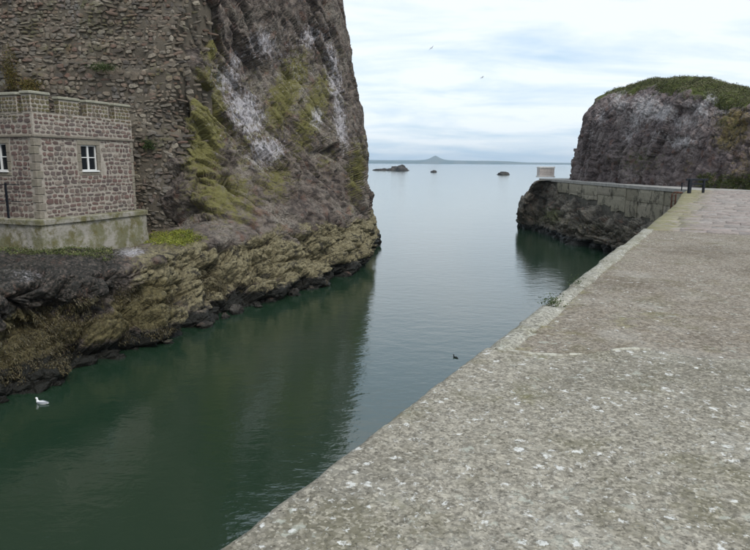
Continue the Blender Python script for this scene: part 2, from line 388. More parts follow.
# ------------------------------------------------------------------ left cliff
def left_cliff():
    W = lambda u, v: at_z(u, v, 0.0)
    def low(p, z, f=0.0): return np.array([p[0] - f, p[1] - f * 0.5, z])
    cols = []
    def col(*pts):
        cols.append([np.array(p, float) for p in pts])
    # k: below water, waterline, band middle, lip, back of ledge, mid cliff, high cliff, top, plateau
    col((-13, -14, -1.2), (-13.2, -13.5, 0.2), (-15, -12, 1.6), (-17, -10, 3.0), (-30, -4, 3.6), (-31, -3, 9), (-32, -2, 16), (-34, 0, 22), (-44, 4, 24))
    col((-12.2, 8, -1.2), (-12.5, 8.4, 0.2), (-14.5, 10, 1.6), (-17, 13, 3.0), (-27, 31, 3.6), (-28, 32, 9), (-29, 33, 16), (-30, 34, 22), (-40, 40, 24))
    p = W(0, 405); col(low(p, -1.2), low(p, 0.2), px(0, 335, 19.2), px(0, 272, 20.6), (-22.6, 38.6, 3.6), (-22.8, 39.0, 10), (-23, 40, 17), (-23.3, 42, 23), (-26, 52, 25))
    p = W(62, 386); col(low(p, -1.2), low(p, 0.2), px(62, 320, 20.9), px(62, 266, 22.4), (-19.0, 38.4, 3.7), (-19, 39, 10), (-19.2, 40, 17), (-19.4, 42, 23), (-22, 52, 25))
    p = W(125, 360); col(low(p, -1.2), low(p, 0.2), px(128, 300, 23.7), px(132, 260, 25.3), (-15.2, 37.8, 3.6), (-15.2, 38.5, 10), (-15.4, 39.6, 17), (-15.8, 41.8, 23), (-19, 52, 25))
    p = W(172, 338); col(low(p, -1.2), low(p, 0.2), px(174, 292, 26.4), px(176, 250, 28.2), px(180, 220, 35.2), px(186, 150, 36.2), px(185, 80, 37.5), px(185, -40, 39.8), (-15, 52, 25))
    p = W(215, 318); col(low(p, -1.2), low(p, 0.2), px(216, 280, 29.7), px(216, 243, 31.2), px(214, 214, 34.4), px(211, 150, 37.2), px(211, 80, 38.8), px(214, -40, 42), (-12, 53, 25))
    p = W(270, 302); col(low(p, -1.2), low(p, 0.2), px(269, 270, 32.9), px(266, 236, 34.2), px(262, 205, 36.8), px(258, 150, 40), px(255, 80, 42.4), px(255, -40, 46), (-9, 55, 25.5))
    p = W(330, 284); col(low(p, -1.2), low(p, 0.2), px(329, 258, 37.9), px(326, 228, 39.0), px(319, 196, 42.0), px(311, 140, 45.8), px(304, 75, 48.8), px(298, -36, 53), (-8, 60, 25.5))
    p = W(362, 267); col(low(p, -1.2), low(p, 0.2), px(362, 246, 43.9), px(360, 222, 45.0), px(353, 190, 47.6), px(346, 140, 51.2), px(337, 75, 54), px(320, -30, 57), (-8, 63, 25))
    p = W(379, 241); col(low(p, -1.2), low(p, 0.2), px(375, 229, 57.4), px(371, 206, 58), px(365, 165, 58.8), px(361, 120, 59.5), px(351, 68, 60.2), px(332, -10, 61.0), (-9, 65, 24))
    col((-2.5, 66, -1.2), (-2.5, 65.8, 0.2), (-3, 65.6, 1.6), (-3.2, 65.5, 3), (-3.6, 65.4, 5), (-4.2, 65.3, 10), (-5.2, 65.2, 16), (-7, 65, 21), (-12, 66, 23.5))
    col((-18, 72, -1.2), (-18, 71.8, 0.2), (-18, 71.6, 1.6), (-18, 71.5, 3), (-18, 71.4, 5), (-18, 71, 10), (-18, 70.5, 16), (-18.5, 70, 21), (-19, 69, 23))
    B = sheet(cols, [14, 40, 60, 60, 60, 64, 84, 84, 70, 70, 26, 14], [8, 48, 52, 90, 66, 70, 66, 12])
    N = normals(B)
    if np.mean(N[300, 100] * np.array([1, -0.4, 0.2])) < 0: N = -N
    P = rock(B, N, 52, 1.0, 14)
    P2 = low_rock(B, N, 5); lw = (1 - sstep(2.8, 4.4, B[..., 2]))[..., None]; P = P * (1 - lw) + P2 * lw
    fl = 0.7 * sstep(0.6, 0.9, np.abs(N[..., 2]))[..., None]; P = P * (1 - fl) + B * fl
    ew = 0.5 * sstep(52, 58, B[..., 1])[..., None]; P = P * (1 - ew) + B * ew
    # keep the ledge where the building stands calm
    u0, v0 = uv_of(B.reshape(-1, 3)); u0 = u0.reshape(B.shape[:2])
    flat = np.exp(-(((B[..., 0] + 17) / 6.5) ** 2 + ((B[..., 1] - 33) / 5.5) ** 2) ** 2) * sstep(2.2, 3.0, B[..., 2]) * (1 - sstep(4, 5, B[..., 2]))
    back = sstep(37.0, 38.0, B[..., 1]) * (1 - sstep(-11.6, -10.6, B[..., 0]))
    f = np.maximum(flat, back * 0.9)[..., None]
    P = P * (1 - f) + B * f
    P[..., 2] -= 0.45 * flat
    Pf = P.reshape(-1, 3); u, v = uv_of(Pf); z = Pf[:, 2]
    Nn = normals(P).reshape(-1, 3); Nn *= np.sign(np.sum(Nn * N.reshape(-1, 3), -1, keepdims=True))
    lf = fbm(Pf * 0.5, 3, 91)
    moss = blobs(u, v, [(205, 130, 22, 75, 4, .95), (222, 195, 42, 30, 20, .8), (286, 92, 17, 48, 22, .9), (313, 112, 15, 50, 20, .85), (276, 178, 20, 26, 0, .7), (357, 172, 10, 36, 5, .85), (250, 140, 60, 90, 0, .46), (320, 100, 50, 90, 0, .42),
                        (212, 44, 8, 22, 0, .95), (172, 238, 32, 9, 0, .95), (125, 250, 20, 6, 0, .6), (60, 250, 60, 8, 5, .55), (20, 268, 30, 6, 0, .45), (325, 160, 14, 20, 20, .5)])
    guano = blobs(u, v, [(245, 112, 19, 30, -25, 1.0), (266, 151, 19, 16, 0, 1.05), (228, 80, 20, 18, 30, .85), (263, 45, 18, 22, -20, .85), (310, 36, 14, 14, 0, .9), (333, 72, 9, 50, -10, .9), (290, 60, 40, 50, 0, .5),
                         (340, 118, 8, 40, -8, .95), (317, 118, 8, 14, 0, .95), (236, 60, 12, 24, 20, .7), (25, 275, 24, 9, 0, .85), (130, 252, 18, 6, 0, 1.0), (346, 60, 6, 30, 0, .4), (345, 185, 5, 12, 0, .5)])
    upf = np.clip(Nn[:, 2], 0, 1)
    guano = guano + 0.10 * upf * (z > 6)
    band_top = 3.0 + 1.0 * lf
    tan = 0.9 * sstep(0.4, 0.9, z) * (1 - sstep(band_top - 0.3, band_top + 0.6, z)) * sstep(90, 170, u)
    weed = 0.75 * sstep(0.4, 0.9, z) * (1 - sstep(2.0 + lf, 2.7 + lf, z)) * (1 - sstep(150, 215, u))
    wet = np.maximum((1 - sstep(0.35, 1.15 + 0.5 * lf, z)) * 1.0, 0.56 * (1 - sstep(110, 165, u)) * sstep(1.9 + lf, 2.5 + lf, z) * (1 - sstep(4.4, 5.0, z)))  # wet tidal band with the undercut's shade painted in, plus the dark slate lip
    speck = sstep(5, 8, z) * (1 - 0 * u)
    o = link('cliff', new_mesh('cliff', Pf, grid_faces(*B.shape[:2]), dict(moss=moss, guano=guano, tan=tan, weed=weed, wet=wet, speck=speck), smooth=True), M_CLIFF)
    struct(o)
    return Pf, Nn, u, v
LP, LN, LU, LV = left_cliff()

# ------------------------------------------------------------------ pier rock, headland
EDGE_A, EDGE_B = at_z(692, 189.5, DECK), at_z(541, 178.3, DECK)      # outer top edge of the pier
def pier_edge(t): return EDGE_A * (1 - t) + EDGE_B * t
def pier_rock():
    cols = []
    e = pier_edge
    def col(toe, mid, up, top, inn): cols.append([np.array(q, float) for q in (np.array(toe) + [0, 0, -1.2], np.array(toe) + [0, 0, .2], mid, up, top, inn)])
    for t, outx in ((-0.35, 1.0), (0.0, 1.0), (0.25, 1.3), (0.45, 1.8), (0.62, 2.0), (0.78, 1.8), (0.9, 2.0)):
        p = e(t); o = np.array([-1, -0.1, 0])
        topz = 3.2 if t < 0.5 else 4.1
        if t > 0.8: topz = 5.42
        col((p + o * outx) * [1, 1, 0], p * [1, 1, 0] + o * outx * 0.8 + [0, 0, 1.8], p * [1, 1, 0] + o * (0.5 if t < .5 else .3) + [0, 0, topz - .4], p * [1, 1, 0] + [0.15, 0, topz], p * [1, 1, 0] + [3, 0, topz - .1])
    p = e(1.0)
    col(at_z(516, 227, 0), px(519, 212, 67.5), px(527, 192, 67.2), px(541, 179.2, 66.8), p * [1, 1, 0] + [3, 1, 5.3])
    col((at_z(516, 227, 0) + [2.5, 6, 0]), (p[0] - .6, p[1] + 6, 1.8), (p[0] + .5, p[1] + 5.4, 4), (p[0] + 1.2, p[1] + 4.6, 5.2), p * [1, 1, 0] + [4, 3, 5.3])
    col((p[0] + 9, p[1] + 14, 0), (p[0] + 9, p[1] + 13, 1.8), (p[0] + 9, p[1] + 12, 4), (p[0] + 9, p[1] + 11, 5.2), (p[0] + 9, p[1] + 8, 5.3))
    B = sheet(cols, [20, 40, 40, 40, 40, 40, 44, 30, 20], [6, 40, 40, 24, 10])
    N = normals(B)
    if N[200, 50][0] > 0: N = -N
    dmp = (1 - 0.8 * sstep(4.6, 5.4, B[..., 2]))
    P = low_rock(B, N, 9, .75, 1.2)
    ew = 0.55 * sstep(62, 66, B[..., 1])[..., None]; P = P * (1 - ew) + B * ew
    P = B + (P - B) * dmp[..., None]
    P[..., 2] = np.where(B[..., 2] > 4.4, np.minimum(P[..., 2], DECK - 0.16), P[..., 2])
    Pf = P.reshape(-1, 3); u, v = uv_of(Pf); z = Pf[:, 2]; lf = fbm(Pf * 0.6, 3, 191)
    moss = blobs(u, v, [(552, 216, 14, 10, 0, .75), (538, 222, 14, 8, 0, .4), (575, 222, 25, 8, 0, .4), (600, 225, 20, 10, 0, .4)])
    wet = 0.9 * (1 - sstep(0.4, 1.0 + .5 * lf, z)); weed = 0.5 * sstep(.6, 1, z) * (1 - sstep(2, 3, z))
    tan = 0.45 * blobs(u, v, [(565, 195, 18, 14, 0, 1), (600, 200, 12, 10, 0, 1)])
    zero = np.zeros_like(z)
    struct(link('pier_rock', new_mesh('pier_rock', Pf, grid_faces(*B.shape[:2]), dict(moss=moss, guano=zero, tan=tan, weed=weed, wet=wet, speck=zero), smooth=True), M_PIERROCK))
pier_rock()

def headland():
    cols = []
    G = DECK - 0.6
    def base(u, D): p = px(u, 182, D); return np.array([p[0], p[1], G])
    def col(u, D, mids, top, back=10, bz=-0.5):
        pts = [base(u, D) + [0, 0, -2], base(u, D)] + [px(*m) for m in mids] + [px(*top)]
        t = pts[-1]; pts.append(t + np.array([back * .35, back * .5, 0.1])); pts.append(t + np.array([back * .9, back * 1.2, bz])); cols.append(pts)
    t0 = np.array([30, 84, 0.0])
    cols.append([t0 + [0, 0, 3], t0 + [0, 0, G], t0 + [0, -.3, 8], t0 + [0, -1, 11.], t0 + [1, -3, 13], t0 + [3, -6, 14], t0 + [8, -10, 14]])
    cols.append([np.array(q, float) for q in ((23.5, 75, 3), (23.5, 75, G), (24, 74.6, 8), (24.6, 74, 11), (25.6, 73, 13), (28, 72.5, 13.8), (34, 74, 14))])
    col(574, 64, [(578, 147, 64.3), (584, 116, 65)], (599, 99, 66.8))
    col(596, 58.5, [(599, 140, 59), (604, 108, 60)], (622, 89, 62.5))
    col(640, 51.5, [(642, 138, 52.2), (646, 99, 53.6)], (655, 81, 56.4))
    col(690, 45.5, [(691, 142, 46.2), (694, 99, 47.6)], (700, 81, 50.6))
    col(750, 41, [(751, 150, 41.8), (752, 110, 43.2)], (755, 92, 46))
    col(830, 38, [(831, 158, 39), (833, 124, 40.5)], (836, 106, 43.5))
    col(960, 35, [(961, 165, 36.5), (963, 140, 39)], (966, 125, 43))
    col(1250, 32, [(1250, 165, 33.5), (1250, 145, 36)], (1250, 130, 40))
    B = sheet(cols, [16, 30, 60, 80, 90, 90, 50, 20, 8], [6, 70, 56, 40, 20, 10])
    N = normals(B)
    if N[200, 60][1] > 0: N = -N
    P = B + 0.6 * (rock(B, N, 72, 1.0, 21, (0.1, 1), 0.9, 0.35) - B) + (low_rock(B, N, 23, .16, 1.1) - B)
    tp = sstep(0.72, 0.95, N[..., 2])[..., None]
    soft = B + N * (0.35 * fbm(B * 0.8, 4, 5) + 0.1)[..., None]
    P = P * (1 - tp) + soft * tp
    Pf = P.reshape(-1, 3); u, v = uv_of(Pf); z = Pf[:, 2]
    Nn = normals(P).reshape(-1, 3); Nn *= np.sign(np.sum(Nn * N.reshape(-1, 3), -1, keepdims=True))
    lf = fbm(Pf * 0.5, 3, 291)
    moss = np.maximum(sstep(0.62, 0.9, N.reshape(-1, 3)[:, 2] + 0.25 * lf) * 1.0, blobs(u, v, [(640, 160, 30, 18, 0, .5), (700, 90, 40, 12, 5, .65), (725, 120, 22, 20, 0, .45), (735, 182, 25, 6, 0, .7)]))
    guano = blobs(u, v, [(620, 102, 13, 14, 0, .95), (646, 107, 17, 16, -10, 1.1), (664, 113, 18, 12, 0, 1.05), (680, 124, 11, 10, 0, .9), (635, 120, 10, 16, 0, .95), (628, 134, 8, 12, 0, .85), (701, 109, 15, 10, 0, 1.0), (711, 98, 10, 8, 0, .9),
                         (688, 121, 13, 8, 0, .9), (682, 142, 20, 9, 0, .95), (600, 116, 9, 14, 0, .8), (590, 135, 8, 12, 0, .7), (660, 135, 14, 8, 0, .75), (720, 112, 16, 6, 0, .75), (655, 120, 55, 30, 0, .3)])
    tan = blobs(u, v, [(735, 125, 22, 26, 0, .75), (728, 140, 18, 14, 0, .7), (745, 165, 20, 20, 0, .55), (640, 128, 12, 10, 0, .3), (690, 165, 14, 12, 0, .4)])
    zero = np.zeros_like(z)
    struct(link('headland', new_mesh('headland', Pf, grid_faces(*B.shape[:2]), dict(moss=moss, guano=guano, tan=tan, weed=zero, wet=zero, speck=sstep(6.5, 9, z) * .8), smooth=True), M_HEAD))
    return Pf, N.reshape(-1, 3), u, v
HP, HN, HU, HV = headland()

# ------------------------------------------------------------------ the quay we stand on
E0, E1 = at_z(245, 525, DECK), at_z(640, 230, DECK)
QD = (E1 - E0); QD[2] = 0; QD /= np.linalg.norm(QD); QN = np.array([QD[1], -QD[0], 0])      # along the edge, and inland (right)
def st_of(p): q = np.asarray(p) - E0; return q @ QD, q @ QN
def qp(s, t, z=DECK): return E0 * [1, 1, 0] + QD * s + QN * t + np.array([0, 0, z])
def qgrid(S, T, Z):
    return E0 * [1, 1, 0] + S[..., None] * QD + T[..., None] * QN + Z[..., None] * np.array([0, 0, 1.0])

def deck_mat(name, base, dark, brown, scale=1.0, splat=1.0, mossy=0.0, lump=1.0):
    k = Mat(name, 0.93, 0.2)
    big = k.noise(0.55, 4); med = k.noise(3.0, 6, 0.65); fine = k.noise(26 * scale, 6, 0.75); ag = k.vor(38 * scale)
    col = k.mix(k.step(fine, 0.36, 0.62), dark, base)
    col = k.mix(k.math('MULTIPLY', k.step(k.noise(60 * scale, 3, 0.6), 0.52, 0.7), 0.5), col, tuple(min(q * 1.5, .62) for q in base))
    col = k.mix(k.math('MULTIPLY', k.step(med, 0.45, 0.68), 0.65), col, brown)
    col = k.mix(k.math('MULTIPLY', k.step(k.noise(1.5, 6, 0.7), 0.50, 0.66), 0.5), col, (0.15, 0.14, 0.085))
    col = k.mix(k.math('MULTIPLY', k.step(k.noise(0.9, 5, 0.65, k.mapped((1, 1, 1), (0, 0, 1.0))), 0.52, 0.64), 0.35), col, (0.42, 0.405, 0.36))
    col = k.mix(k.math('MULTIPLY', k.step(big, 0.50, 0.68), 0.55), col, tuple(q * 0.62 for q in brown))
    for sc_, am_ in ((70, .42), (34, .25)):
        vc = k.n('ShaderNodeTexVoronoi'); k.put(vc.inputs['Vector'], k.pos); vc.inputs['Scale'].default_value = sc_ * scale
        sc2 = k.n('ShaderNodeSeparateColor'); k.put(sc2.inputs[0], vc.outputs['Color'])
        col = k.mix(k.math('MULTIPLY', k.step(sc2.outputs[0], .72, .95), am_), col, tuple(min(q * 1.65, .6) for q in base))
        col = k.mix(k.math('MULTIPLY', k.step(sc2.outputs[1], .72, .95), am_), col, tuple(q * .45 for q in dark))
    # dark pits between the stones of the concrete
    col = k.mix(k.math('MULTIPLY', k.step(k.noise(44 * scale, 4, 0.7), 0.56, 0.68), 0.75), col, tuple(q * 0.3 for q in dark))
    if mossy is not None:
        mo = k.math('ADD', k.attr('moss'), k.math('MULTIPLY', k.math('SUBTRACT', k.noise(2.6, 7, 0.75), 0.5), 2.0))
        mcol = k.mix(k.step(k.noise(9, 4), 0.4, 0.6), (0.10, 0.105, 0.03), (0.22, 0.2, 0.08))
        col = k.mix(k.step(mo, 0.45, 1.0, 0, 0.75), col, mcol)
    # lichen crust and bird lime
    li = k.math('MULTIPLY', k.step(k.noise(11, 5, 0.7), 0.58, 0.66), k.step(k.noise(1.4, 3), 0.42, 0.6))
    col = k.mix(k.math('MULTIPLY', li, 0.6), col, (0.42, 0.44, 0.38))
    warp = k.n('ShaderNodeMixRGB', blend_type='ADD')
    nz = k.n('ShaderNodeTexNoise'); k.put(nz.inputs['Vector'], k.pos); nz.inputs['Scale'].default_value = 11; nz.inputs['Detail'].default_value = 6; nz.inputs['Roughness'].default_value = 0.7
    warp.inputs[0].default_value = 0.2; k.put(warp.inputs[1], k.pos); k.put(warp.inputs[2], nz.outputs['Color'])
    for sc, th, am in ((2.7, 0.075, 0.9), (6.3, 0.10, 0.88), (13.0, 0.17, 0.8), (27.0, 0.16, 0.5)):
        vo = k.n('ShaderNodeTexVoronoi'); k.put(vo.inputs['Vector'], warp.outputs[0]); vo.inputs['Scale'].default_value = sc * scale
        sepc = k.n('ShaderNodeSeparateColor'); k.put(sepc.inputs[0], vo.outputs['Color'])
        thr = k.math('MULTIPLY', k.math('POWER', sepc.outputs[0], 2.2), th * 2.4 * splat)
        m = k.step(k.math('SUBTRACT', thr, vo.outputs['Distance']), 0.0, 0.035)
        m = k.math('MULTIPLY', m, k.step(k.noise(24, 5, 0.75), 0.40, 0.55))
        col = k.mix(k.math('MULTIPLY', m, am), col, (0.66, 0.66, 0.63))
    k.color(col)
    h = k.math('ADD', k.math('MULTIPLY', ag, -0.5 * lump), k.math('MULTIPLY', fine, 0.8))
    k.bump(h, 0.55, 0.02)
    return k.m
M_NEAR = deck_mat('near_concrete', (0.335, 0.31, 0.255), (0.145, 0.132, 0.105), (0.205, 0.186, 0.142))
M_MID = deck_mat('old_concrete', (0.285, 0.252, 0.205), (0.125, 0.105, 0.082), (0.165, 0.13, 0.092), 0.8, 0.62, 0.0)
M_COPE = deck_mat('coping_stone', (0.37, 0.355, 0.30), (0.17, 0.16, 0.135), (0.23, 0.215, 0.155), 0.8, 0.9)
def flag_mat():
    k = Mat('flagstone', 0.9, 0.25)
    r = k.rnd()
    col = k.ramp(r, [(0, (0.27, 0.235, 0.21)), (0.35, (0.33, 0.275, 0.25)), (0.7, (0.29, 0.265, 0.245)), (1, (0.37, 0.325, 0.295))])
    col = k.mix(k.step(k.noise(7, 6, 0.7), 0.4, 0.65, 0, 0.7), col, (0.15, 0.13, 0.115))
    sub = k.n('ShaderNodeVectorMath', operation='SUBTRACT'); k.put(sub.inputs[0], k.pos); sub.inputs[1].default_value = tuple(E0)
    dt = k.n('ShaderNodeVectorMath', operation='DOT_PRODUCT'); k.put(dt.inputs[0], sub.outputs[0]); dt.inputs[1].default_value = tuple(QN)
    mo = k.math('ADD', k.step(dt.outputs['Value'], 2.2, 0.0, 0, 0.9), k.math('MULTIPLY', k.math('SUBTRACT', k.noise(3.0, 7, 0.75), 0.5), 2.2))
    col = k.mix(k.step(mo, 0.35, 1.0, 0, 0.7), col, k.mix(k.noise(8), (0.13, 0.135, 0.03), (0.24, 0.22, 0.09)))
    col = k.mix(k.step(k.noise(5, 3, 0.6), 0.66, 0.7, 0, 0.6), col, (0.5, 0.49, 0.46))
    k.color(col); k.bump(k.noise(18, 6, 0.7), 0.5, 0.015); return k.m
M_FLAG = flag_mat()

joint_px = [(440, 344), (487, 346), (505, 350), (530, 353), (560, 354.5), (585, 353), (605, 349.5), (640, 348), (665, 350), (690, 355), (720, 358), (760, 359), (830, 366)]
J = sorted((st_of(at_z(u, v, DECK))[::-1] for u, v in joint_px)); JT = [j[0] for j in J]; JS = [j[1] for j in J]
def s_joint(t): return np.interp(t, JT, JS) + 0.035 * fbm(np.stack([t * 2.5, t * 0, t * 0], -1), 4, 61)
S2 = st_of(at_z(640, 229, DECK))[0]                       # where the concrete ends and the flagstones begin
T3 = st_of(at_z(648, 226.5, DECK))[1]                     # the flagstone edge steps inland

quay = thing('quay', None, None, qp(8, 4, 0)); 
for kk in ('label', 'category'): del quay[kk]
struct(quay)
def near_slab():
    T = np.concatenate([[0, 0, 0.004, 0.014, 0.032], np.linspace(0.055, 7.2, 330), np.linspace(7.4, 30, 40)])
    wv = np.concatenate([np.linspace(0, 0.38, 12, endpoint=False), np.linspace(0.38, 0.994, 330), [0.9965, 0.9985, 1.0, 1.0]])
    Tg, Wg = np.meshgrid(T, wv, indexing='ij')
    Sg = -9 + (s_joint(Tg) + 9) * Wg
    P0 = np.stack([Sg, Tg, Tg * 0], -1)
    hgt = 0.010 * fbm(P0 * 1.6, 3, 31) + 0.007 * fbm(P0 * 9, 3, 35) + 0.0045 * fbm(P0 * 30, 2, 37)
    z = DECK + hgt
    chip = 0.003 * fbm(P0 * [2.2, 0, 0] + 3, 4, 33) + 0.010 * fbm(P0 * [9, 0, 0] + 3, 3, 38)
    Tg = Tg + chip * np.exp(-Tg / 0.15)
    for i, dz in enumerate((-6.6, -0.09, -0.04, -0.018, -0.006)): z[i] += dz
    for j, dz in ((-3, -0.003), (-2, -0.009), (-1, -0.055)): z[:, j] += dz
    z[0] = -1.0
    P = qgrid(Sg, Tg, z)
    u, v = uv_of(P.reshape(-1, 3))
    moss = np.maximum(0.55 * np.exp(-np.abs(Sg - s_joint(Tg)) / 0.25), 0.5 * np.exp(-Tg / 0.12)).ravel()
    moss = np.maximum(moss, blobs(u, v, [(395, 505, 40, 12, 0, .4), (608, 512, 22, 11, 0, .65), (430, 470, 70, 20, 0, .42), (520, 400, 60, 12, 0, .4), (680, 440, 60, 14, 0, .35), (560, 480, 60, 12, 0, .3)]))
    link('concrete_slab', new_mesh('concrete_slab', P.reshape(-1, 3), grid_faces(*Tg.shape)[:, ::-1], dict(moss=moss), smooth=True), M_NEAR, quay)
near_slab()
def mid_slab():
    T = np.concatenate([np.linspace(0.25, 9.5, 200), np.linspace(9.8, 34, 40)])
    wv = np.linspace(0, 1, 260)
    Tg, Wg = np.meshgrid(T, wv, indexing='ij')
    s0 = s_joint(Tg) - 0.2; Sg = s0 + (S2 - s0) * Wg ** 1.3
    P0 = np.stack([Sg, Tg, Tg * 0], -1)
    z = DECK - 0.014 + 0.014 * fbm(P0 * 1.3, 3, 41) + 0.010 * fbm(P0 * 6, 4, 45)
    P = qgrid(Sg, Tg, z); u, v = uv_of(P.reshape(-1, 3))
    moss = np.maximum(0.6 * np.exp(-np.maximum(Tg - 0.25, 0) / 0.35).ravel(), blobs(u, v, [(660, 318, 90, 16, 0, .55), (600, 262, 60, 8, 0, .4), (700, 262, 60, 7, 0, .35), (560, 335, 50, 8, 0, .5), (640, 337, 60, 8, 0, .4), (720, 350, 60, 8, 0, .38), (560, 320, 30, 14, 0, .4)]))
    link('old_concrete_slab', new_mesh('old_concrete_slab', P.reshape(-1, 3), grid_faces(*Tg.shape)[:, ::-1], dict(moss=moss), smooth=True), M_MID, quay)
mid_slab()
def lip():
    # pale mortar fillet along the broken joint, in three lengths
    k = Mat('mortar', 0.9, 0.2); k.color(k.mix(k.step(k.noise(14, 5, 0.7), 0.4, 0.62), (0.46, 0.45, 0.38), (0.22, 0.20, 0.16))); k.bump(k.noise(30, 5, 0.7), 0.6, 0.01)
    for t0, t1 in ((0.10, 0.82), (1.0, 1.3)):
        ts = np.linspace(t0, t1, 30); s = s_joint(ts)
        rings = []
        for i, (t, si) in enumerate(zip(ts, s)):
            e = math.sin(math.pi * i / 29) ** 0.4 * (0.8 + 0.5 * vnoise(np.array([t * 6, 0, 0]), 5)); wd = 0.032 * e + 0.003; hh = 0.008 * e + 0.001
            rings.append([qp(si + a * wd + 0.01, t, DECK + b) for a, b in ((-1, -0.03), (-0.8, hh * .5), (-.2, hh), (.5, hh * .7), (1, -0.03))])
        MB().loft(rings).build('mortar_lip', k.m, quay, smooth=True)
lip()
def rough_box(s0, s1, t0, t1, z0, z1, seed, bev=0.025, nx=7, ny=5):
    """a worn stone block: gridded top with rounded arrises and a skirt, in quay coordinates"""
    S = np.linspace(s0, s1, nx); T = np.linspace(t0, t1, ny); Sg, Tg = np.meshgrid(S, T, indexing='ij')
    P0 = np.stack([Sg, Tg, Tg * 0 + seed * 3.1], -1)
    z = z1 + 0.012 * fbm(P0 * 5, 3, 71)
    V = qgrid(Sg, Tg, z).reshape(-1, 3).tolist(); F = [tuple(f[::-1]) for f in grid_faces(nx, ny)]
    ring = [i * ny for i in range(nx)] + [(nx - 1) * ny + j for j in range(1, ny)] + [i * ny + ny - 1 for i in range(nx - 2, -1, -1)] + [j for j in range(ny - 2, 0, -1)]
    c = np.array(qp((s0 + s1) / 2, (t0 + t1) / 2, 0)); base = len(V)
    for r in ring:
        V[r][2] -= bev * (0.6 + 0.8 * random.random())
        p = np.array(V[r]); d = (p - c) * [1, 1, 0]; L = np.linalg.norm(d)
        V.append(list((p + d / L * bev * 0.9) * [1, 1, 0] + np.array([0, 0, p[2] - bev])))
    b2 = len(V)
    for q in range(len(ring)): V.append([V[base + q][0], V[base + q][1], z0])
    n = len(ring)
    for i in range(n):
        j = (i + 1) % n
        F.append((ring[i], ring[j], base + j, base + i)); F.append((base + i, base + j, b2 + j, b2 + i))
    return V, F
def coping():
    s = float(s_joint(np.array(0.0))) + 0.02; i = 0
    while s < S2 - 0.2:
        L = 0.75 + 0.5 * random.random() + 0.03 * s
        e = min(s + L, S2 + 0.05)
        if S2 - e < 0.5: e = S2 + 0.05
        dz = random.uniform(-0.008, 0.012) + (0.02 if e > S2 else 0)
        V, F = rough_box(s + 0.015, e - 0.012, 0.03 + random.uniform(-.02, .025), 0.27 + random.uniform(-.03, .02), DECK - 0.45, DECK + 0.012 + dz, i, 0.02)
        V = np.array(V); moss = 0.35 + 0.3 * fbm(V * 1.5, 3, 77)
        me = new_mesh('coping_stone', V, F, dict(moss=moss)); me.polygons.foreach_set('use_smooth', np.ones(len(me.polygons), dtype=bool))
        link('coping_stone', me, M_COPE, quay); s = e; i += 1
coping()
def flags():
    kb = Mat('mossy_bed', 0.95, 0.1); kb.color(kb.mix(kb.noise(3, 5), (0.17, 0.165, 0.08), (0.22, 0.19, 0.15))); kb.bump(kb.noise(20), 0.5, 0.02)
    ends = [st_of(at_z(*q, DECK)) for q in ((676, 203.5), (682, 193.5))]
    Send = ends[1][0] + 9
    def tedge(s): return np.interp(s, [S2, ends[0][0], ends[1][0]], [T3, ends[0][1], ends[1][1]])
    def tinn(s): return min(34.0, 3 + 0.75 * s)
    # bed
    ss = np.linspace(S2 - 0.2, Send, 30); V = []; F = []
    for i, s_ in enumerate(ss):
        te = float(tedge(s_))
        V += [qp(s_, te + 0.02, -1), qp(s_, te + 0.02, DECK - 0.05), qp(s_, te + 6, DECK - 0.05), qp(s_, 40, DECK - 0.05)]
        if i: b = 4 * i; F += [(b + j, b + j + 1, b - 3 + j, b - 4 + j)[::-1] for j in range(3)]
    link('paving_bed', new_mesh('paving_bed', V, F), kb.m, quay)
    row = 0; s = S2 + 0.08; cnt = 0
    while s < Send - 1 and cnt < 296:
        dep = random.uniform(0.5, 0.85); te = float(tedge(s + dep * .5)); t = te + 0.0
        while True:
            wd = random.uniform(0.5, 1.15)
            p = qp(s, t); uu, vv = uv_of(p[None]); 
            if uu[0] > 800 or cnt >= 296: break
            V, F = rough_box(s + 0.008, s + dep - 0.008, t + 0.008, t + wd - 0.008, DECK - 0.12, DECK + random.uniform(-0.012, 0.016), cnt, 0.014, 4, 4)
            me = new_mesh('flagstone', V, F, smooth=True); link('flagstone', me, M_FLAG, quay)
            t += wd; cnt += 1
        s += dep
flags()
def quay_wall():
    # face of the quay under the coping
    k = deck_mat('quay_face', (0.2, 0.19, 0.16), (0.08, 0.075, 0.06), (0.1, 0.1, 0.05), 0.6, 0.3, None)
    S = np.linspace(float(s_joint(np.array(0.0))) - .3, S2 + 0.05, 90); Z = np.linspace(-1, DECK - 0.44, 40)
    Sg, Zg = np.meshgrid(S, Z, indexing='ij'); P0 = np.stack([Sg, Zg, Zg * 0], -1)
    Tg = 0.05 + 0.06 * fbm(P0 * 1.4, 4, 47)
    link('quay_face', new_mesh('quay_face', qgrid(Sg, Tg, Zg).reshape(-1, 3), grid_faces(*Sg.shape), smooth=True), k, quay)
    V = [qp(S2 + .05, 0.05, -1), qp(S2 + .05, 0.05, DECK - .1), qp(S2 + .05, T3 + .1, DECK - .1), qp(S2 + .05, T3 + .1, -1)]
    link('quay_face', new_mesh('quay_face', V, [(0, 1, 2, 3)]), k, quay)
quay_wall()

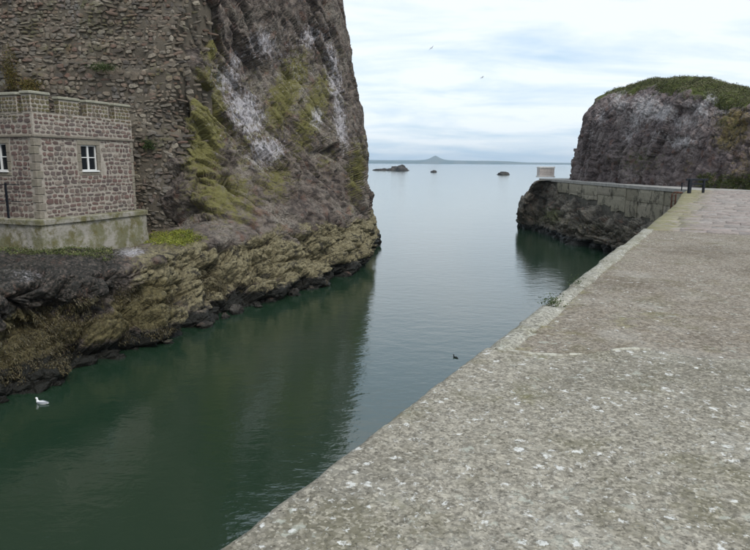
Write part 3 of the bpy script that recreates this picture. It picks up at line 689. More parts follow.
# ------------------------------------------------------------------ the pier across the mouth
def conc(name, a, b, sc=4, stain=(0.05, 0.05, 0.04), st=0.6):
    k = Mat(name, 0.9, 0.2)
    col = k.mix(k.step(k.noise(sc, 6, 0.7), 0.35, 0.65), a, b)
    dr = k.noise(1.6, 6, 0.7, k.mapped((2.5, 2.5, 0.5)))
    col = k.mix(k.step(dr, 0.52, 0.68, 0, st), col, stain)
    k.color(col); k.bump(k.noise(sc * 5, 6, 0.7), 0.5, 0.02); return k.m
M_PIERTOP = conc('pier_concrete', (0.40, 0.385, 0.36), (0.28, 0.27, 0.25), 3, (0.2, 0.19, 0.17), .4)
M_FACING = conc('facing_concrete', (0.34, 0.31, 0.24), (0.24, 0.215, 0.16), 3, (0.045, 0.042, 0.035), .75)
def facing():
    k = Mat('facing_stone', 0.9, 0.2); r = k.rnd()
    col = k.ramp(r, [(0, (0.25, 0.225, 0.17)), (.5, (0.34, 0.31, 0.24)), (1, (0.30, 0.265, 0.215))])
    col = k.mix(k.step(k.noise(1.1, 7, 0.75), 0.5, 0.6, 0, .85), col, (0.085, 0.076, 0.06))
    col = k.mix(k.step(k.noise(9, 5, 0.7), 0.5, 0.66, 0, .5), col, (0.14, 0.13, 0.09))
    k.color(col); k.bump(k.noise(14, 6, .7), .6, .04); return k.m
M_FACING = facing()
M_FACE_DK = conc('facing_dark', (0.13, 0.12, 0.10), (0.08, 0.075, 0.062), 3)
pier = thing('stone_pier', 'long pier with pale deck and concrete panels facing a dark rock base', 'pier', pier_edge(0.5) * [1, 1, 0])
PD = EDGE_B - EDGE_A; PD[2] = 0; PLEN = np.linalg.norm(PD); PD /= PLEN; PN = np.array([PD[1], -PD[0], 0])   # PN points inland (+x)
def pp(s, t, z): return EDGE_A * [1, 1, 0] + PD * s + PN * t + np.array([0, 0, z])
def pier_parts():
    # deck slabs
    n = 9; L = PLEN + 1.2
    for i in range(n):
        a, b = -1.2 + L * i / n + 0.012, -1.2 + L * (i + 1) / n - 0.012
        if i == n - 1: b = PLEN + 0.3
        m = MB(); hw = 4.6; dz = random.uniform(-.008, .008)
        m.box(pp((a + b) / 2, hw - 0.12, DECK - 0.14 + dz), PD * (b - a) / 2, PN * hw, (0, 0, 0.14), 0.03)
        m.build('deck_slab', M_PIERTOP, pier)
    # core wall behind the panels
    m = MB(); m.box(pp(PLEN * 0.40, 1.6, 3.9), PD * PLEN * 0.48, PN * 1.55, (0, 0, 1.4)); m.build('core_wall', M_FACE_DK, pier)
    # facing panels with ragged feet, widths read off the photograph
    ed = [(684, 675.4), (675, 665.4), (665, 653.5), (653, 639.5), (639, 627.5), (627, 613.5), (613, 598.5), (598, 583), (582.5, 570), (569.5, 558)]
    for i, (ua, ub) in enumerate(ed):
        def s_at(u):
            v = 189.5 + (u - 692) * (189.5 - 178.3) / (692 - 541)
            return float((at_z(u, v, DECK) - EDGE_A) @ PD)
        a, b = s_at(ua), s_at(ub); zb = [3.0, 3.1, 3.0, 3.2, 3.1, 3.4, 3.7, 4.0, 4.2, 4.4][i]
        zm = 4.45 + random.uniform(-.15, .15)
        for za, zc in ((zb, zm - .012), (zm + .012, DECK - 0.285)):
            nx, nz = 9, 5; V = []; F = []; th = random.uniform(-0.05, 0.03)
            if zc - za < .2: continue
            for kx in range(nx):
                s_ = a + (b - a) * kx / (nx - 1); zz_ = za + (0.22 * float(fbm(np.array([s_ * 1.3, i, 0.]), 3, 4)) if za == zb else 0)
                for kz in range(nz):
                    z = zz_ + (zc - zz_) * kz / (nz - 1); bulge = 0.05 * float(fbm(np.array([s_ * 2, z * 2, i * 1.]), 3, 6))
                    e = 0.035 if kx in (0, nx - 1) or kz in (0, nz - 1) else 0
                    V.append(pp(s_, -0.05 + th + bulge + e, z))
            F = [tuple(f) for f in grid_faces(nx, nz)]
            nb = len(V); V += [np.array(p) + PN * 0.35 for p in V]
            F += [tuple(nb + q for q in f[::-1]) for f in F]
            rim = [kx * nz for kx in range(nx)] + [(nx - 1) * nz + kz for kz in range(1, nz)] + [kx * nz + nz - 1 for kx in range(nx - 2, -1, -1)] + [kz for kz in range(nz - 2, 0, -1)]
            F += [(rim[q], rim[(q + 1) % len(rim)], nb + rim[(q + 1) % len(rim)], nb + rim[q]) for q in range(len(rim))]
            link('facing_block', new_mesh('facing_block', V, F), M_FACING, pier)
pier_parts()
def beacon_block():
    # pale block standing on the pier head
    k1 = conc('block_stone', (0.60, 0.55, 0.52), (0.50, 0.455, 0.43), 5, (0.4, .37, .35), .4); k2 = conc('block_white', (0.78, 0.77, 0.75), (0.66, 0.65, 0.63), 5, (.4, .39, .37), .4)
    c = at_z(547.5, 177.5, DECK); c = c + np.array([0, 1.0, 0]); D = c[1]; wpx = D / FPX
    t = thing('block_hut', 'small pale masonry block with white cap on the pier head', 'block', c)
    hw = 7.2 * wpx; ht = 10.5 * wpx
    m = MB(); m.box(c + [0, 0, 0.09], (hw + 0.08, 0, 0), (0, 0.75, 0), (0, 0, 0.09), 0.02); m.build('plinth', k2, t)
    rows = 2
    for r in range(rows):
        z0 = 0.182 + (ht - 0.40) * r / rows; z1 = 0.178 + (ht - 0.40) * (r + 1) / rows
        cuts = [-1, -.2 + .25 * (r % 2), .45 + .1 * (r % 2), 1]
        for a, b in zip(cuts, cuts[1:]):
            m = MB(); m.box(c + [hw * (a + b) / 2, 0, (z0 + z1) / 2], (hw * (b - a) / 2 - 0.004, 0, 0), (0, 0.66, 0), (0, 0, (z1 - z0) / 2 - 0.003), 0.008); m.build('stone', k1, t)
    m = MB(); m.box(c + [0, 0, ht - 0.21 + .1], (hw + 0.05, 0, 0), (0, 0.72, 0), (0, 0, 0.10), 0.03); m.build('cap', k2, t)
beacon_block()
def iron(name, c, rough=0.5):
    k = Mat(name, rough, 0.4); k.color(k.mix(k.step(k.noise(12, 5, .7), .45, .65), c, tuple(q * .5 for q in c))); k.b.inputs['Metallic'].default_value = 0.3; return k.m
M_IRON = iron('painted_iron', (0.012, 0.015, 0.022)); M_RUST = iron('rusted_iron', (0.15, 0.075, 0.05), 0.9)
def barrier():
    a = at_z(689, 193.2, DECK); b = at_z(703.3, 194.0, DECK); b[1] = a[1] + 0.2
    b[0] = px(703.3, 190, b[1])[0]
    t = thing('metal_barrier', 'dark metal barrier with two posts where quay meets pier', 'barrier', a)
    H = 14.2 * a[1] / FPX
    e = (b - a); e /= np.linalg.norm(e); f = np.array([-e[1], e[0], 0])
    MB().box(a + [0, 0, H / 2], e * 0.085, f * 0.085, (0, 0, H / 2), 0.02).build('post', M_IRON, t)
    MB().box(b + [0, 0, H / 2], e * 0.06, f * 0.06, (0, 0, H / 2), 0.015).build('post', M_IRON, t)
    L = np.linalg.norm(b - a); c = (a + b) / 2
    MB().box(c + [0, 0, H - 0.05], e * (L / 2 + 0.26), f * 0.045, (0, 0, 0.06), 0.01).build('top_rail', M_IRON, t)
    MB().box(c + [0, 0, H * 0.64], e * (L / 2 - 0.06), f * 0.03, (0, 0, 0.05), 0.01).build('lower_rail', M_IRON, t)
    p = at_z(681.5, 190.6, DECK); p = np.array([p[0], p[1], DECK])
    tt = thing('mooring_post', 'thin dark iron post standing on the near end of the pier', 'post', p)
    MB().tube([p, p + [0, 0, 0.42]], 0.035).build('shaft', M_IRON, tt)
    MB().tube([p + [0, 0, 0.42], p + [0, 0, 0.5]], 0.06).build('cap', M_IRON, tt)
    # rusty ladder hanging on the wall at the corner
    q = at_z(680, 193, DECK)
    l = thing('iron_ladder', 'rust red iron ladder on the wall at the pier corner', 'ladder', q * [1, 1, 0] + [0, 0, 3])
    q = q + PN * 0 - PD * 0
    for sgn in (-1, 1):
        r0 = q + np.array([-0.22, 0, 0]) + PD * 0.2 * sgn
        MB().tube([r0 + [0.25, 0, 0.03], r0 + [0.0, 0, 0.03], r0 + [-.12, 0, -.06], r0 + [-0.12, 0, -2.6]], 0.045).build('rail', M_RUST, l)
    for i in range(8):
        z = -0.15 - 0.3 * i; MB().tube([q + [-.34, 0, z] - PD * 0.2, q + [-.34, 0, z] + PD * 0.2], 0.022, 6).build('rung', M_RUST, l)
barrier()

# ------------------------------------------------------------------ stone variants shared by the masonry
def stone_variant(seed, n=9, flat=0.55):
    """irregular rounded face block: unit size, +y is outwards (front), x wide, z high"""
    r = random.Random(seed); ang = [2 * math.pi * (i + r.uniform(-.22, .22)) / n for i in range(n)]
    out = []
    for a in ang:
        c, s = math.cos(a), math.sin(a); p = 5.0
        rad = (abs(c) ** p + abs(s) ** p) ** (-1 / p) * r.uniform(0.80, 1.06); out.append((0.5 * c * rad, 0.5 * s * rad))
    V = []
    for sc, y in ((0.97, -0.6), (1.0, 0.62), (0.90, 1.0)):
        for (x, z) in out: V.append((x * sc, y + (r.uniform(-.16, .12) if y > 0 else 0), z * sc))
    V.append((r.uniform(-.1, .1), 1.0 + r.uniform(0, .25), r.uniform(-.1, .1)))
    F = []
    for k in range(2):
        for i in range(n):
            j = (i + 1) % n; F.append((k * n + i, k * n + j, (k + 1) * n + j, (k + 1) * n + i)[::-1])
    for i in range(n): F.append((2 * n + i, 2 * n + (i + 1) % n, 3 * n)[::-1])
    return np.array(V), F
VARS = [stone_variant(s) for s in range(12)]
def place_stones(specs, mat, parent, name, stuff_name, maxn=300, key=None):
    """specs: (centre, ex, ey(out), ez, var). The ones that show largest become objects, the rest one joined part"""
    if key: specs.sort(key=key)
    mes = []
    for V, F in VARS:
        me = new_mesh(name, V, F, dict(rnd=np.zeros(len(V)))); me.materials.append(mat); mes.append(me)
    po = Vector(ORIG[parent])
    for c, ex, ey, ez, vi in specs[:maxn]:
        o = bpy.data.objects.new(name, mes[vi]); C.objects.link(o); o.parent = parent
        m = Matrix.Identity(4)
        for i in range(3): m[i][0] = ex[i]; m[i][1] = ey[i]; m[i][2] = ez[i]; m[i][3] = c[i]
        o.matrix_parent_inverse = Matrix.Translation(-po); o.matrix_basis = m
    rest = specs[maxn:]
    if rest:
        V = []; F = []; R = []; b = 0
        for c, ex, ey, ez, vi in rest:
            W, G = VARS[vi]; q = W[:, :1] * ex + W[:, 1:2] * ey + W[:, 2:] * ez + c
            V.append(q); F += [tuple(b + i for i in f) for f in G]; b += len(W); R.append(np.full(len(W), random.random()))
        o = link(stuff_name, new_mesh(stuff_name, np.concatenate(V), F, dict(rnd=np.concatenate(R))), mat, parent); o['kind'] = 'stuff'

def rubble_mat(name, stops, dirt, mossz=None, guano=0.0):
    k = Mat(name, 0.9, 0.25)
    r = k.math('FRACT', k.math('ADD', k.rnd(), k.attr('rnd')))
    col = k.ramp(r, stops)
    col = k.mix(k.step(k.noise(9, 6, 0.7), 0.42, 0.66, 0, 0.65), col, dirt)
    col = k.mix(k.step(k.noise(0.9, 5, 0.65), 0.52, 0.7, 0, 0.55), col, (0.12, 0.115, 0.10))
    sz = k.n('ShaderNodeSeparateXYZ'); k.put(sz.inputs[0], k.pos)
    if mossz:
        mo = k.math('ADD', k.step(sz.outputs[2], mossz[0], mossz[1], 0, 0.75), k.math('MULTIPLY', k.math('SUBTRACT', k.noise(2.2, 6, .7), .5), 1.5))
        col = k.mix(k.step(mo, 0.4, 0.9, 0, 0.7), col, k.mix(k.noise(4), (0.15, 0.14, 0.045), (0.10, 0.105, 0.04)))
    else:
        col = k.mix(k.step(k.noise(0.55, 7, 0.75), 0.52, 0.66, 0, 0.75), col, (0.10, 0.10, 0.042))
        col = k.mix(k.step(k.noise(0.4, 6, 0.7, k.mapped((1, 1, .5))), 0.52, 0.66, 0, 0.6), col, (0.17, 0.165, 0.16))
    if guano: col = k.mix(k.step(k.noise(2.5, 6, 0.75), 0.64, 0.72, 0, guano), col, (0.42, 0.42, 0.41))
    k.color(col); k.bump(k.noise(16, 6, 0.7), 0.6, 0.03); return k.m
M_RUBBLE = rubble_mat('red_rubble', [(0, (0.115, 0.072, 0.066)), (0.2, (0.19, 0.115, 0.10)), (0.4, (0.095, 0.07, 0.07)), (0.6, (0.22, 0.16, 0.135)), (0.75, (0.14, 0.11, 0.105)), (0.88, (0.27, 0.225, 0.19)), (1, (0.09, 0.062, 0.062))], (0.12, 0.10, 0.085), (8.3, 9.6))
M_MORTAR = (lambda k: (k.color(k.mix(k.step(k.noise(5, 6, .7), .38, .65), (0.40, 0.36, 0.31), (0.28, 0.25, 0.21))), k.bump(k.noise(25, 5, .7), .5, .02), k.m)[-1])(Mat('lime_mortar', .95, .1))
M_DRESSED = rubble_mat('dressed_stone', [(0, (0.24, 0.215, 0.17)), (0.5, (0.28, 0.245, 0.20)), (1, (0.22, 0.19, 0.16))], (0.15, 0.14, 0.10), (8.2, 10.2))
M_CAP = rubble_mat('cap_stone', [(0, (0.36, 0.35, 0.29)), (1, (0.30, 0.29, 0.23))], (0.2, 0.2, 0.13), (9.9, 12.5))
M_RUIN = rubble_mat('ruin_rubble', [(0, (0.12, 0.10, 0.082)), (0.2, (0.20, 0.165, 0.125)), (0.35, (0.17, 0.105, 0.08)), (0.5, (0.28, 0.24, 0.185)), (0.68, (0.10, 0.088, 0.078)), (0.85, (0.34, 0.30, 0.24)), (1, (0.18, 0.14, 0.11))], (0.07, 0.062, 0.055), None, 0.6)
M_RUINCORE = (lambda k: (k.color(k.mix(k.noise(3, 6, .7), (0.085, 0.074, 0.06), (0.16, 0.138, 0.108))), k.bump(k.noise(9, 6, .7), .8, .08), k.m)[-1])(Mat('ruin_core', .95, .1))
M_WHITE = (lambda k: (k.color(k.mix(k.noise(6, 4), (0.78, 0.78, 0.76), (0.66, 0.66, 0.64))), k.m)[-1])(Mat('white_paint', .45, .4))
M_GLASS = (lambda k: (k.color((0.012, 0.015, 0.018)), k.bump(k.noise(3, 2), .25, .02), k.m)[-1])(Mat('window_glass', .06, .6))
M_PLINTH = (lambda k: (k.color(k.mix(k.step(k.noise(1.7, 6, .75), .48, .62, 0, .8), k.mix(k.step(k.noise(1.1, 5, .7), .42, .6), (0.17, 0.165, 0.10), (0.33, 0.31, 0.27)), k.mix(k.noise(4), (0.10, 0.095, 0.028), (0.17, 0.145, 0.07)))), k.bump(k.noise(7, 6, .7), .7, .06), k.m)[-1])(Mat('mossy_plinth', .95, .15))

# ------------------------------------------------------------------ the castellated building
def building():
    BZ = 4.62
    Cn = px(41, 220, 28.0); Cn[2] = BZ
    ang = math.radians(21.0); e1 = np.array([math.sin(ang), math.cos(ang), 0]); e2 = np.array([-math.cos(ang), math.sin(ang), 0])
    n1 = np.array([e1[1], -e1[0], 0]); n2 = np.array([-e1[0], -e1[1], 0])    # outward normals of the two seen faces
    L1 = None
    for L in np.linspace(3, 9, 600):
        if uv_of((Cn + e1 * L + [0, 0, 2])[None])[0][0] >= 134: L1 = L; break
    L2 = 6.0
    zs = px(41, 135.5, 28.0)[2]          # string course
    zp = zs + 1.02                        # foot of the crenels
    zt = px(38, 91.5, 28.0)[2]           # merlon tops
    t = thing('castle_lodge', 'small castellated red rubble building on the ledge below the ruined wall', 'building', Cn + e1 * L1 / 2 + e2 * L2 / 2)
    X = lambda a, b, z: Cn + e1 * a + e2 * b + np.array([0, 0, z - BZ])
    Hh = (zs - BZ) / 2
    # window openings: (face, centre along, sill z, width, height)
    def along(face, u, zz_):
        e = e1 if face == 0 else e2
        A = np.linspace(0, 6, 1200); P = Cn + A[:, None] * e + np.array([0, 0, zz_ - BZ]); return float(A[np.argmin(np.abs(uv_of(P)[0] - u))])
    wa, wb = along(0, 81.3, 7.3), along(0, 97.2, 7.3); c0 = (wa + wb) / 2
    D0 = (Cn + e1 * c0)[1]; top0 = px(89, 145.3, D0)[2]; bot0 = px(89, 170.5, D0)[2]
    la = along(1, 7.6, 7.3); wins = [(0, c0, bot0, wb - wa, top0 - bot0), (1, la + (wb - wa) / 2 + .02, bot0, wb - wa, top0 - bot0)]
    # core walls, with the openings left out
    wall = MB()
    for face, e, nn, L in ((0, e1, n1, L1), (1, e2, n2, L2)):
        fc, sz, ww, hh = [w_[1:] for w_ in wins if w_[0] == face][0]
        a0, a1 = fc - ww / 2, fc + ww / 2
        q = lambda a, z, dpt: Cn + e * a + nn * dpt + np.array([0, 0, z - BZ])
        th = 0.35; st = 0.35 if face == 1 else 0.0
        for (sa, sb, za, zb) in ((st, a0, BZ, zp), (a1, L, BZ, zp), (a0, a1, BZ, sz), (a0, a1, sz + hh, zp)):
            wall.box(q((sa + sb) / 2, (za + zb) / 2, -th / 2), e * (sb - sa) / 2, nn * th / 2, (0, 0, (zb - za) / 2))
    wall.box(X(L1 - .15, L2 / 2 + .3, (BZ + zp) / 2), e1 * .15, e2 * (L2 / 2 - .3), (0, 0, (zp - BZ) / 2))
    wall.box(X(L1 / 2, L2 - .15, (BZ + zp) / 2), e1 * (L1 / 2 - .3), e2 * .15, (0, 0, (zp - BZ) / 2))
    wo = wall.build('wall', M_MORTAR, t)
    MB().box(X(L1 / 2, L2 / 2, zp - 0.7), e1 * (L1 / 2 - .3), e2 * (L2 / 2 - .3), (0, 0, .06)).build('roof', M_PLINTH, t)
    # string course and parapet ledge, one length per face
    for e, nn, L, k_ in ((e1, n1, L1, 0), (e2, n2, L2, 1)):
        MB().box(Cn + e * (L / 2 + (0.0 if k_ == 0 else .05)) + nn * 0.005 + [0, 0, zs - BZ], e * (L / 2 + (.06 if k_ == 0 else -.05)), nn * 0.085, (0, 0, 0.06), 0.02).build('string_course', M_DRESSED, t)
    # rubble stones in rough courses
    specs = []
    def fill(e, nn, L, z0, z1, skip, a_start=0.0, rowh=(0.15, 0.31), wd=(0.14, 0.46), prj=0.035):
        z = z0 + 0.01
        while z < z1 - 0.06:
            h = min(random.uniform(*rowh), z1 - z); a = a_start + random.uniform(0, .03)
            while a < L - 0.05:
                w_ = min(random.uniform(*wd), L - a)
                if w_ > 0.09:
                    ca, cz = a + w_ / 2, z + h / 2
                    if not any(s[0] - .02 < ca + w_ * .42 and ca - w_ * .42 < s[1] + .02 and s[2] - .02 < cz + h * .42 and cz - h * .42 < s[3] + .02 for s in skip):
                        gx, gz = random.uniform(.02, .07), random.uniform(.02, .09); tl = random.uniform(-.09, .09)
                        sx, sz = (w_ - gx), (h - gz)
                        ax = e * math.cos(tl) + np.array([0, 0, 1]) * math.sin(tl); az = -e * math.sin(tl) + np.array([0, 0, 1]) * math.cos(tl)
                        c = Cn + e * ca + np.array([0, 0, cz - BZ + random.uniform(-.035, .035)]) + nn * 0.0
                        specs.append((c, ax * sx, nn * random.uniform(.02, prj), az * sz, random.randrange(12)))
                a += w_
            z += h
    for face, e, nn, L in ((0, e1, n1, L1), (1, e2, n2, L2)):
        fc, sz, ww, hh = [w_[1:] for w_ in wins if w_[0] == face][0]
        sk = [(fc - ww / 2 - .22, fc + ww / 2 + .22, sz - .2, sz + hh + .26)]
        quo = 0.34
        fill(e, nn, L - 0.12, BZ, zs - .06, sk, quo)
        fill(e, nn, L - 0.02, zs + .07, zp - .02, [], 0.05, (0.16, 0.24), (0.2, 0.45), 0.03)
    # joints lie between specs; largest on screen first
    place_stones(specs, M_RUBBLE, wo, 'stone', 'small_stones', 300, key=lambda s: -(np.linalg.norm(s[1]) * np.linalg.norm(s[3]) / s[0][1] ** 2) + (100 if uv_of(s[0][None])[0][0] < 0 else 0))
    # quoins, alternating long and short
    z = BZ; i = 0
    while z < zs - .1:
        h = min(0.36, zs - .065 - z); l1, l2 = (0.32, 0.2) if i % 2 else (0.2, 0.34)
        m = MB(); cc = Cn + e1 * (l1 / 2 - .02) + e2 * (l2 / 2 - .02) + np.array([0, 0, z + h / 2 - BZ])
        m.box(cc + (n1 + n2) * 0.012, e1 * (l1 / 2 + .02), e2 * (l2 / 2 + .02), (0, 0, h / 2 - .012), 0.02); m.build('quoin', M_DRESSED, wo)
        m = MB(); cc = Cn + e1 * (L1 - .1) + e2 * 0.12 + np.array([0, 0, z + h / 2 - BZ]) + n1 * 0.02
        m.box(cc, e1 * (.11 if i % 2 else .08), e2 * .14, (0, 0, h / 2 - .012), 0.02); m.build('quoin', M_DRESSED, wo)
        z += h; i += 1
    # windows
    for face, fc, sz, ww, hh in wins:
        e, nn = (e1, n1) if face == 0 else (e2, n2)
        q = lambda a, z, dpt: Cn + e * (fc + a) + nn * dpt + np.array([0, 0, z - BZ])
        zc = sz + hh / 2; up = np.array([0, 0, 1.0])
        win = MB()
        fw = 0.05
        for sa in (-1, 1): win.box(q(sa * (ww / 2 - fw / 2), zc, -0.10), e * fw / 2, nn * .035, up * hh / 2)
        for sa in (-1, 1): win.box(q(0, zc + sa * (hh / 2 - fw / 2), -0.10), e * (ww / 2 - fw), nn * .034, up * fw / 2)
        wo2 = win.build('window', M_WHITE, t)
        MB().box(q(0, zc, -.10), e * 0.045, nn * .03, up * (hh / 2 - fw)).build('mullion', M_WHITE, wo2)
        for sa in (-1, 1):
            MB().box(q(sa * (ww / 4 - .002), zc + .02, -.105), e * (ww / 4 - fw / 2 - .024), nn * .02, up * 0.02).build('glazing_bar', M_WHITE, wo2)
            for zz_ in (-1, 1):
                MB().box(q(sa * (ww / 4 - .002), zc + zz_ * (hh / 4 - .012) + .01, -.125), e * (ww / 4 - fw / 2 - .02), nn * .006, up * (hh / 4 - .03)).build('pane', M_GLASS, wo2)
        MB().box(q(0, sz - .035, -.03), e * (ww / 2 + .03), nn * .13, up * 0.035, .01).build('sill', M_WHITE, wo2)
        MB().box(q(0, zc, -.30), e * (ww / 2), nn * .02, up * (hh / 2)).build('window_backing', M_GLASS, wo2)  # dark sheet closing the opening behind the panes
        # dressed surround
        MB().box(q(0, sz + hh + .12, -.08), e * (ww / 2 + .2), nn * .115, up * .115, .015).build('lintel', M_DRESSED, wo2)
        MB().box(q(0, sz - .145, -.08), e * (ww / 2 + .18), nn * .113, up * .07, .015).build('sill_stone', M_DRESSED, wo2)
        for sa in (-1, 1):
            for zi in range(3):
                z0 = sz + hh * zi / 3; MB().box(q(sa * (ww / 2 + .1 + .015 * (zi % 2)), z0 + hh / 6, -.08), e * (.1 + .015 * (zi % 2)), nn * .112, up * (hh / 6 - .006), .015).build('jamb_stone', M_DRESSED, wo2)
    # merlons with cap stones: spans along each face read off the photograph
    def merlon(p0, ea, la, eb, lb, h, hcap=0.14):
        m = MB(); c = p0 + ea * la / 2 + eb * lb / 2 + np.array([0, 0, h / 2])
        m.box(c, ea * la / 2, eb * lb / 2, (0, 0, h / 2), .02); mo = m.build('merlon', M_MORTAR, t)
        sp = []
        for (e, nn, off, L) in ((ea, None, p0, la), (eb, None, p0, lb)):
            no = np.cross(e, [0, 0, 1]); 
            if no @ (c - (p0 + e * L / 2)) > 0: no = -no
            z = 0.02
            while z < h - .08:
                hh_ = min(random.uniform(.15, .22), h - z); a = 0.0
                while a < L - .06:
                    w_ = min(random.uniform(.16, .34), L - a)
                    if w_ > .08: sp.append((p0 + e * (a + w_ / 2) + np.array([0, 0, z + hh_ / 2]), e * (w_ - .035), no * .026, np.array([0, 0, hh_ - .035]), random.randrange(12)))
                    a += w_
                z += hh_
        place_stones(sp, M_RUBBLE, mo, 'stone', 'small_stones', 300)
        MB().box(c + [0, 0, h / 2 + hcap / 2 + .002], ea * (la / 2 + .07), eb * (lb / 2 + .07), (0, 0, hcap / 2), .055).build('cap_stone', M_CAP, mo)
    hm = zt - zp - 0.13
    base = X(0, 0, zp)
    merlon(base, e1, along(0, 50, zp) , e2, along(1, 22, zp), hm + .04)
    for ua, ub in ((59.5, 79), (87, 108.5), (115, 133.5)):
        a, b = along(0, ua, zp + .4), along(0, ub, zp + .4); merlon(base + e1 * a, e1, b - a, e2, 0.35, hm - 0.07 * (ua > 55))
    a = along(1, 16.5, zp + .4)
    for s0 in (a, a + 1.55, a + 3.1): merlon(base + e2 * s0, e2, 1.0, e1, 0.35, hm)
    # plinth: a long mossy concrete footing with a projecting ledge, rounded at its right end
    pts = []
    for (a, b) in ((L1 + .1, -.45), (L1 + .45, -.25), (L1 + .55, .4), (L1 + .5, 1.6)): pts.append((a, b))
    outline = [(L1 + .5, 3.2), (L1 + .58, .6), (L1 + .5, -.1), (L1 + .25, -.42), (L1 - .2, -.5), (1.2, -.48), (-.42, -.46), (-.46, 1.5), (-.4, L2 + .3)]
    dense = []
    for (p, r_) in zip(outline, outline[1:]):
        for f in np.linspace(0, 1, 10, endpoint=False): dense.append((p[0] + (r_[0] - p[0]) * f, p[1] + (r_[1] - p[1]) * f))
    dense.append(outline[-1])
    ctr = np.array([L1 / 2, L2 / 2]); ctr[1] = 2.2
    V = []; F = []
    levels = [(2.0, 0.10, 1), (3.2, 0.05, 1), (3.7, 0.0, 1), (4.2, -0.02, 1), (BZ - 0.24, -0.03, 1), (BZ - .235, 0.09, .2), (BZ - 0.03, 0.09, .2), (BZ + .005, .05, .2), (BZ + 0.008, -1.0, .1)]
    for z, off, rg in levels:
        for (a, b) in dense:
            d = np.array([a, b]) - ctr; d /= np.linalg.norm(d); P_ = X(a + d[0] * off, b + d[1] * off, z)
            P_ = P_ + (e1 * d[0] + e2 * d[1]) * 0.07 * rg * float(fbm(P_[None] * 2.2, 3, 8)[0]); V.append(P_)
    nd = len(dense)
    for k_ in range(len(levels) - 1):
        for i in range(nd - 1): F.append((k_ * nd + i, k_ * nd + i + 1, (k_ + 1) * nd + i + 1, (k_ + 1) * nd + i))
    po = link('plinth', new_mesh('plinth', V, F), M_PLINTH, t)
    # iron railing on the ledge in front of the left face
    pa = px(15, 221, 28.0); A = Cn + e2 * along(1, 15, 5.2) + n2 * 0.38; A = np.array([A[0], A[1], BZ])
    r = thing('iron_railing', 'black iron railing with one post on the mossy ledge before the building', 'railing', A)
    MB().box(A + [0, 0, .80], e1 * .03, e2 * .055, (0, 0, .80), .01).build('post', M_IRON, r)
    for z in (1.52, 0.78):
        MB().tube([A - e2 * 0.85 + [0, 0, z], A + e2 * 4 + [0, 0, z]], 0.02, 6).build('rail', M_IRON, r)
    MB().box(A + e2 * 1.9 + [0, 0, .80], e1 * .03, e2 * .055, (0, 0, .80), .01).build('post', M_IRON, r)
    return X, L1, L2
BX, BL1, BL2 = building()

# ------------------------------------------------------------------ ruined castle wall behind it
def ruin():
    A = np.array([-34.0, 37.4, 0]); Bp = px(190, 150, 36.6) * [1, 1, 0]; e = Bp - A; L = np.linalg.norm(e); e /= L; nn = np.array([e[1], -e[0], 0])
    if nn[1] > 0: nn = -nn
    t = thing('ruined_castle_wall', 'tall ruined rubble castle wall rising behind the small building', 'wall', (A + Bp) / 2 + [0, 0, 3.2])
    S = np.linspace(0, L + 0.7, 150); Z = np.linspace(2.6, 24, 130); Sg, Zg = np.meshgrid(S, Z, indexing='ij')
    def off(s, z):
        Q = np.stack([s, z, s * 0], -1); o = 0.55 * fbm(Q * 0.22, 3, 301) + 0.22 * fbm(Q * 0.9, 3, 305)
        step = 0.35 * sstep(0, .5, 9.6 + 0.6 * vnoise(Q * [.5, 0, 0], 6) - z) + 0.4 * sstep(0, .4, 13.2 + 0.9 * vnoise(Q * [.35, 0, 0], 8) - z)    # tumbled ledges
        return o + step - 0.03 * (z - 3) - 2.6 * sstep(L - 0.9 + 0.6 * vnoise(Q * [0, .5, 0], 12), L + 0.9, s) 
    P = A + Sg[..., None] * e + Zg[..., None] * np.array([0, 0, 1.0]) + nn * (off(Sg, Zg) + .04 * fbm(np.stack([Sg, Zg, Sg * 0], -1) * 4, 3, 4))[..., None]
    co = link('wall_core', new_mesh('wall_core', P.reshape(-1, 3), grid_faces(*Sg.shape), smooth=True), M_RUINCORE, t)
    specs = []; z = 3.0
    while z < 23.8:
        h = random.uniform(0.13, 0.27); s = random.uniform(0, .2)
        while s < L + 0.62 + 0.1 * math.sin(z * 1.7) * math.sin(z * .6 + 1):
            w_ = random.choice((random.uniform(.14, .3), random.uniform(.2, .5), random.uniform(.35, .75))); hh = h * random.uniform(.55, 1.35)
            zz_ = z + h / 2 + 0.10 * math.sin(s * .5) + random.uniform(-.05, .05)
            if random.random() < 0.97:
                c = A + e * (s + w_ / 2) + np.array([0, 0, zz_]) + nn * (float(off(np.array([s]), np.array([zz_]))[0]) + random.uniform(-.05, .03))
                tl = random.gauss(0, .17); yw = random.gauss(0, .22); el = e * math.cos(yw) + nn * math.sin(yw); nl = -e * math.sin(yw) + nn * math.cos(yw)
                ax = el * math.cos(tl) + np.array([0, 0, 1]) * math.sin(tl); az = -el * math.sin(tl) + np.array([0, 0, 1]) * math.cos(tl)
                specs.append((c, ax * (w_ - .02), nl * random.uniform(.04, .12), az * (hh - .01), random.randrange(12)))
            s += w_ + random.uniform(0, .05)
        z += h
    def key(s):
        u, v = uv_of(s[0][None]); vis = 0 < u[0] < 190 and (0 < v[0] < 88 or (u[0] > 140 and v[0] < 200))
        return -(np.linalg.norm(s[1]) * np.linalg.norm(s[3]) / s[0][1] ** 2) + (0 if vis else 100)
    place_stones(specs, M_RUIN, co, 'stone', 'small_stones', 300, key)
ruin()

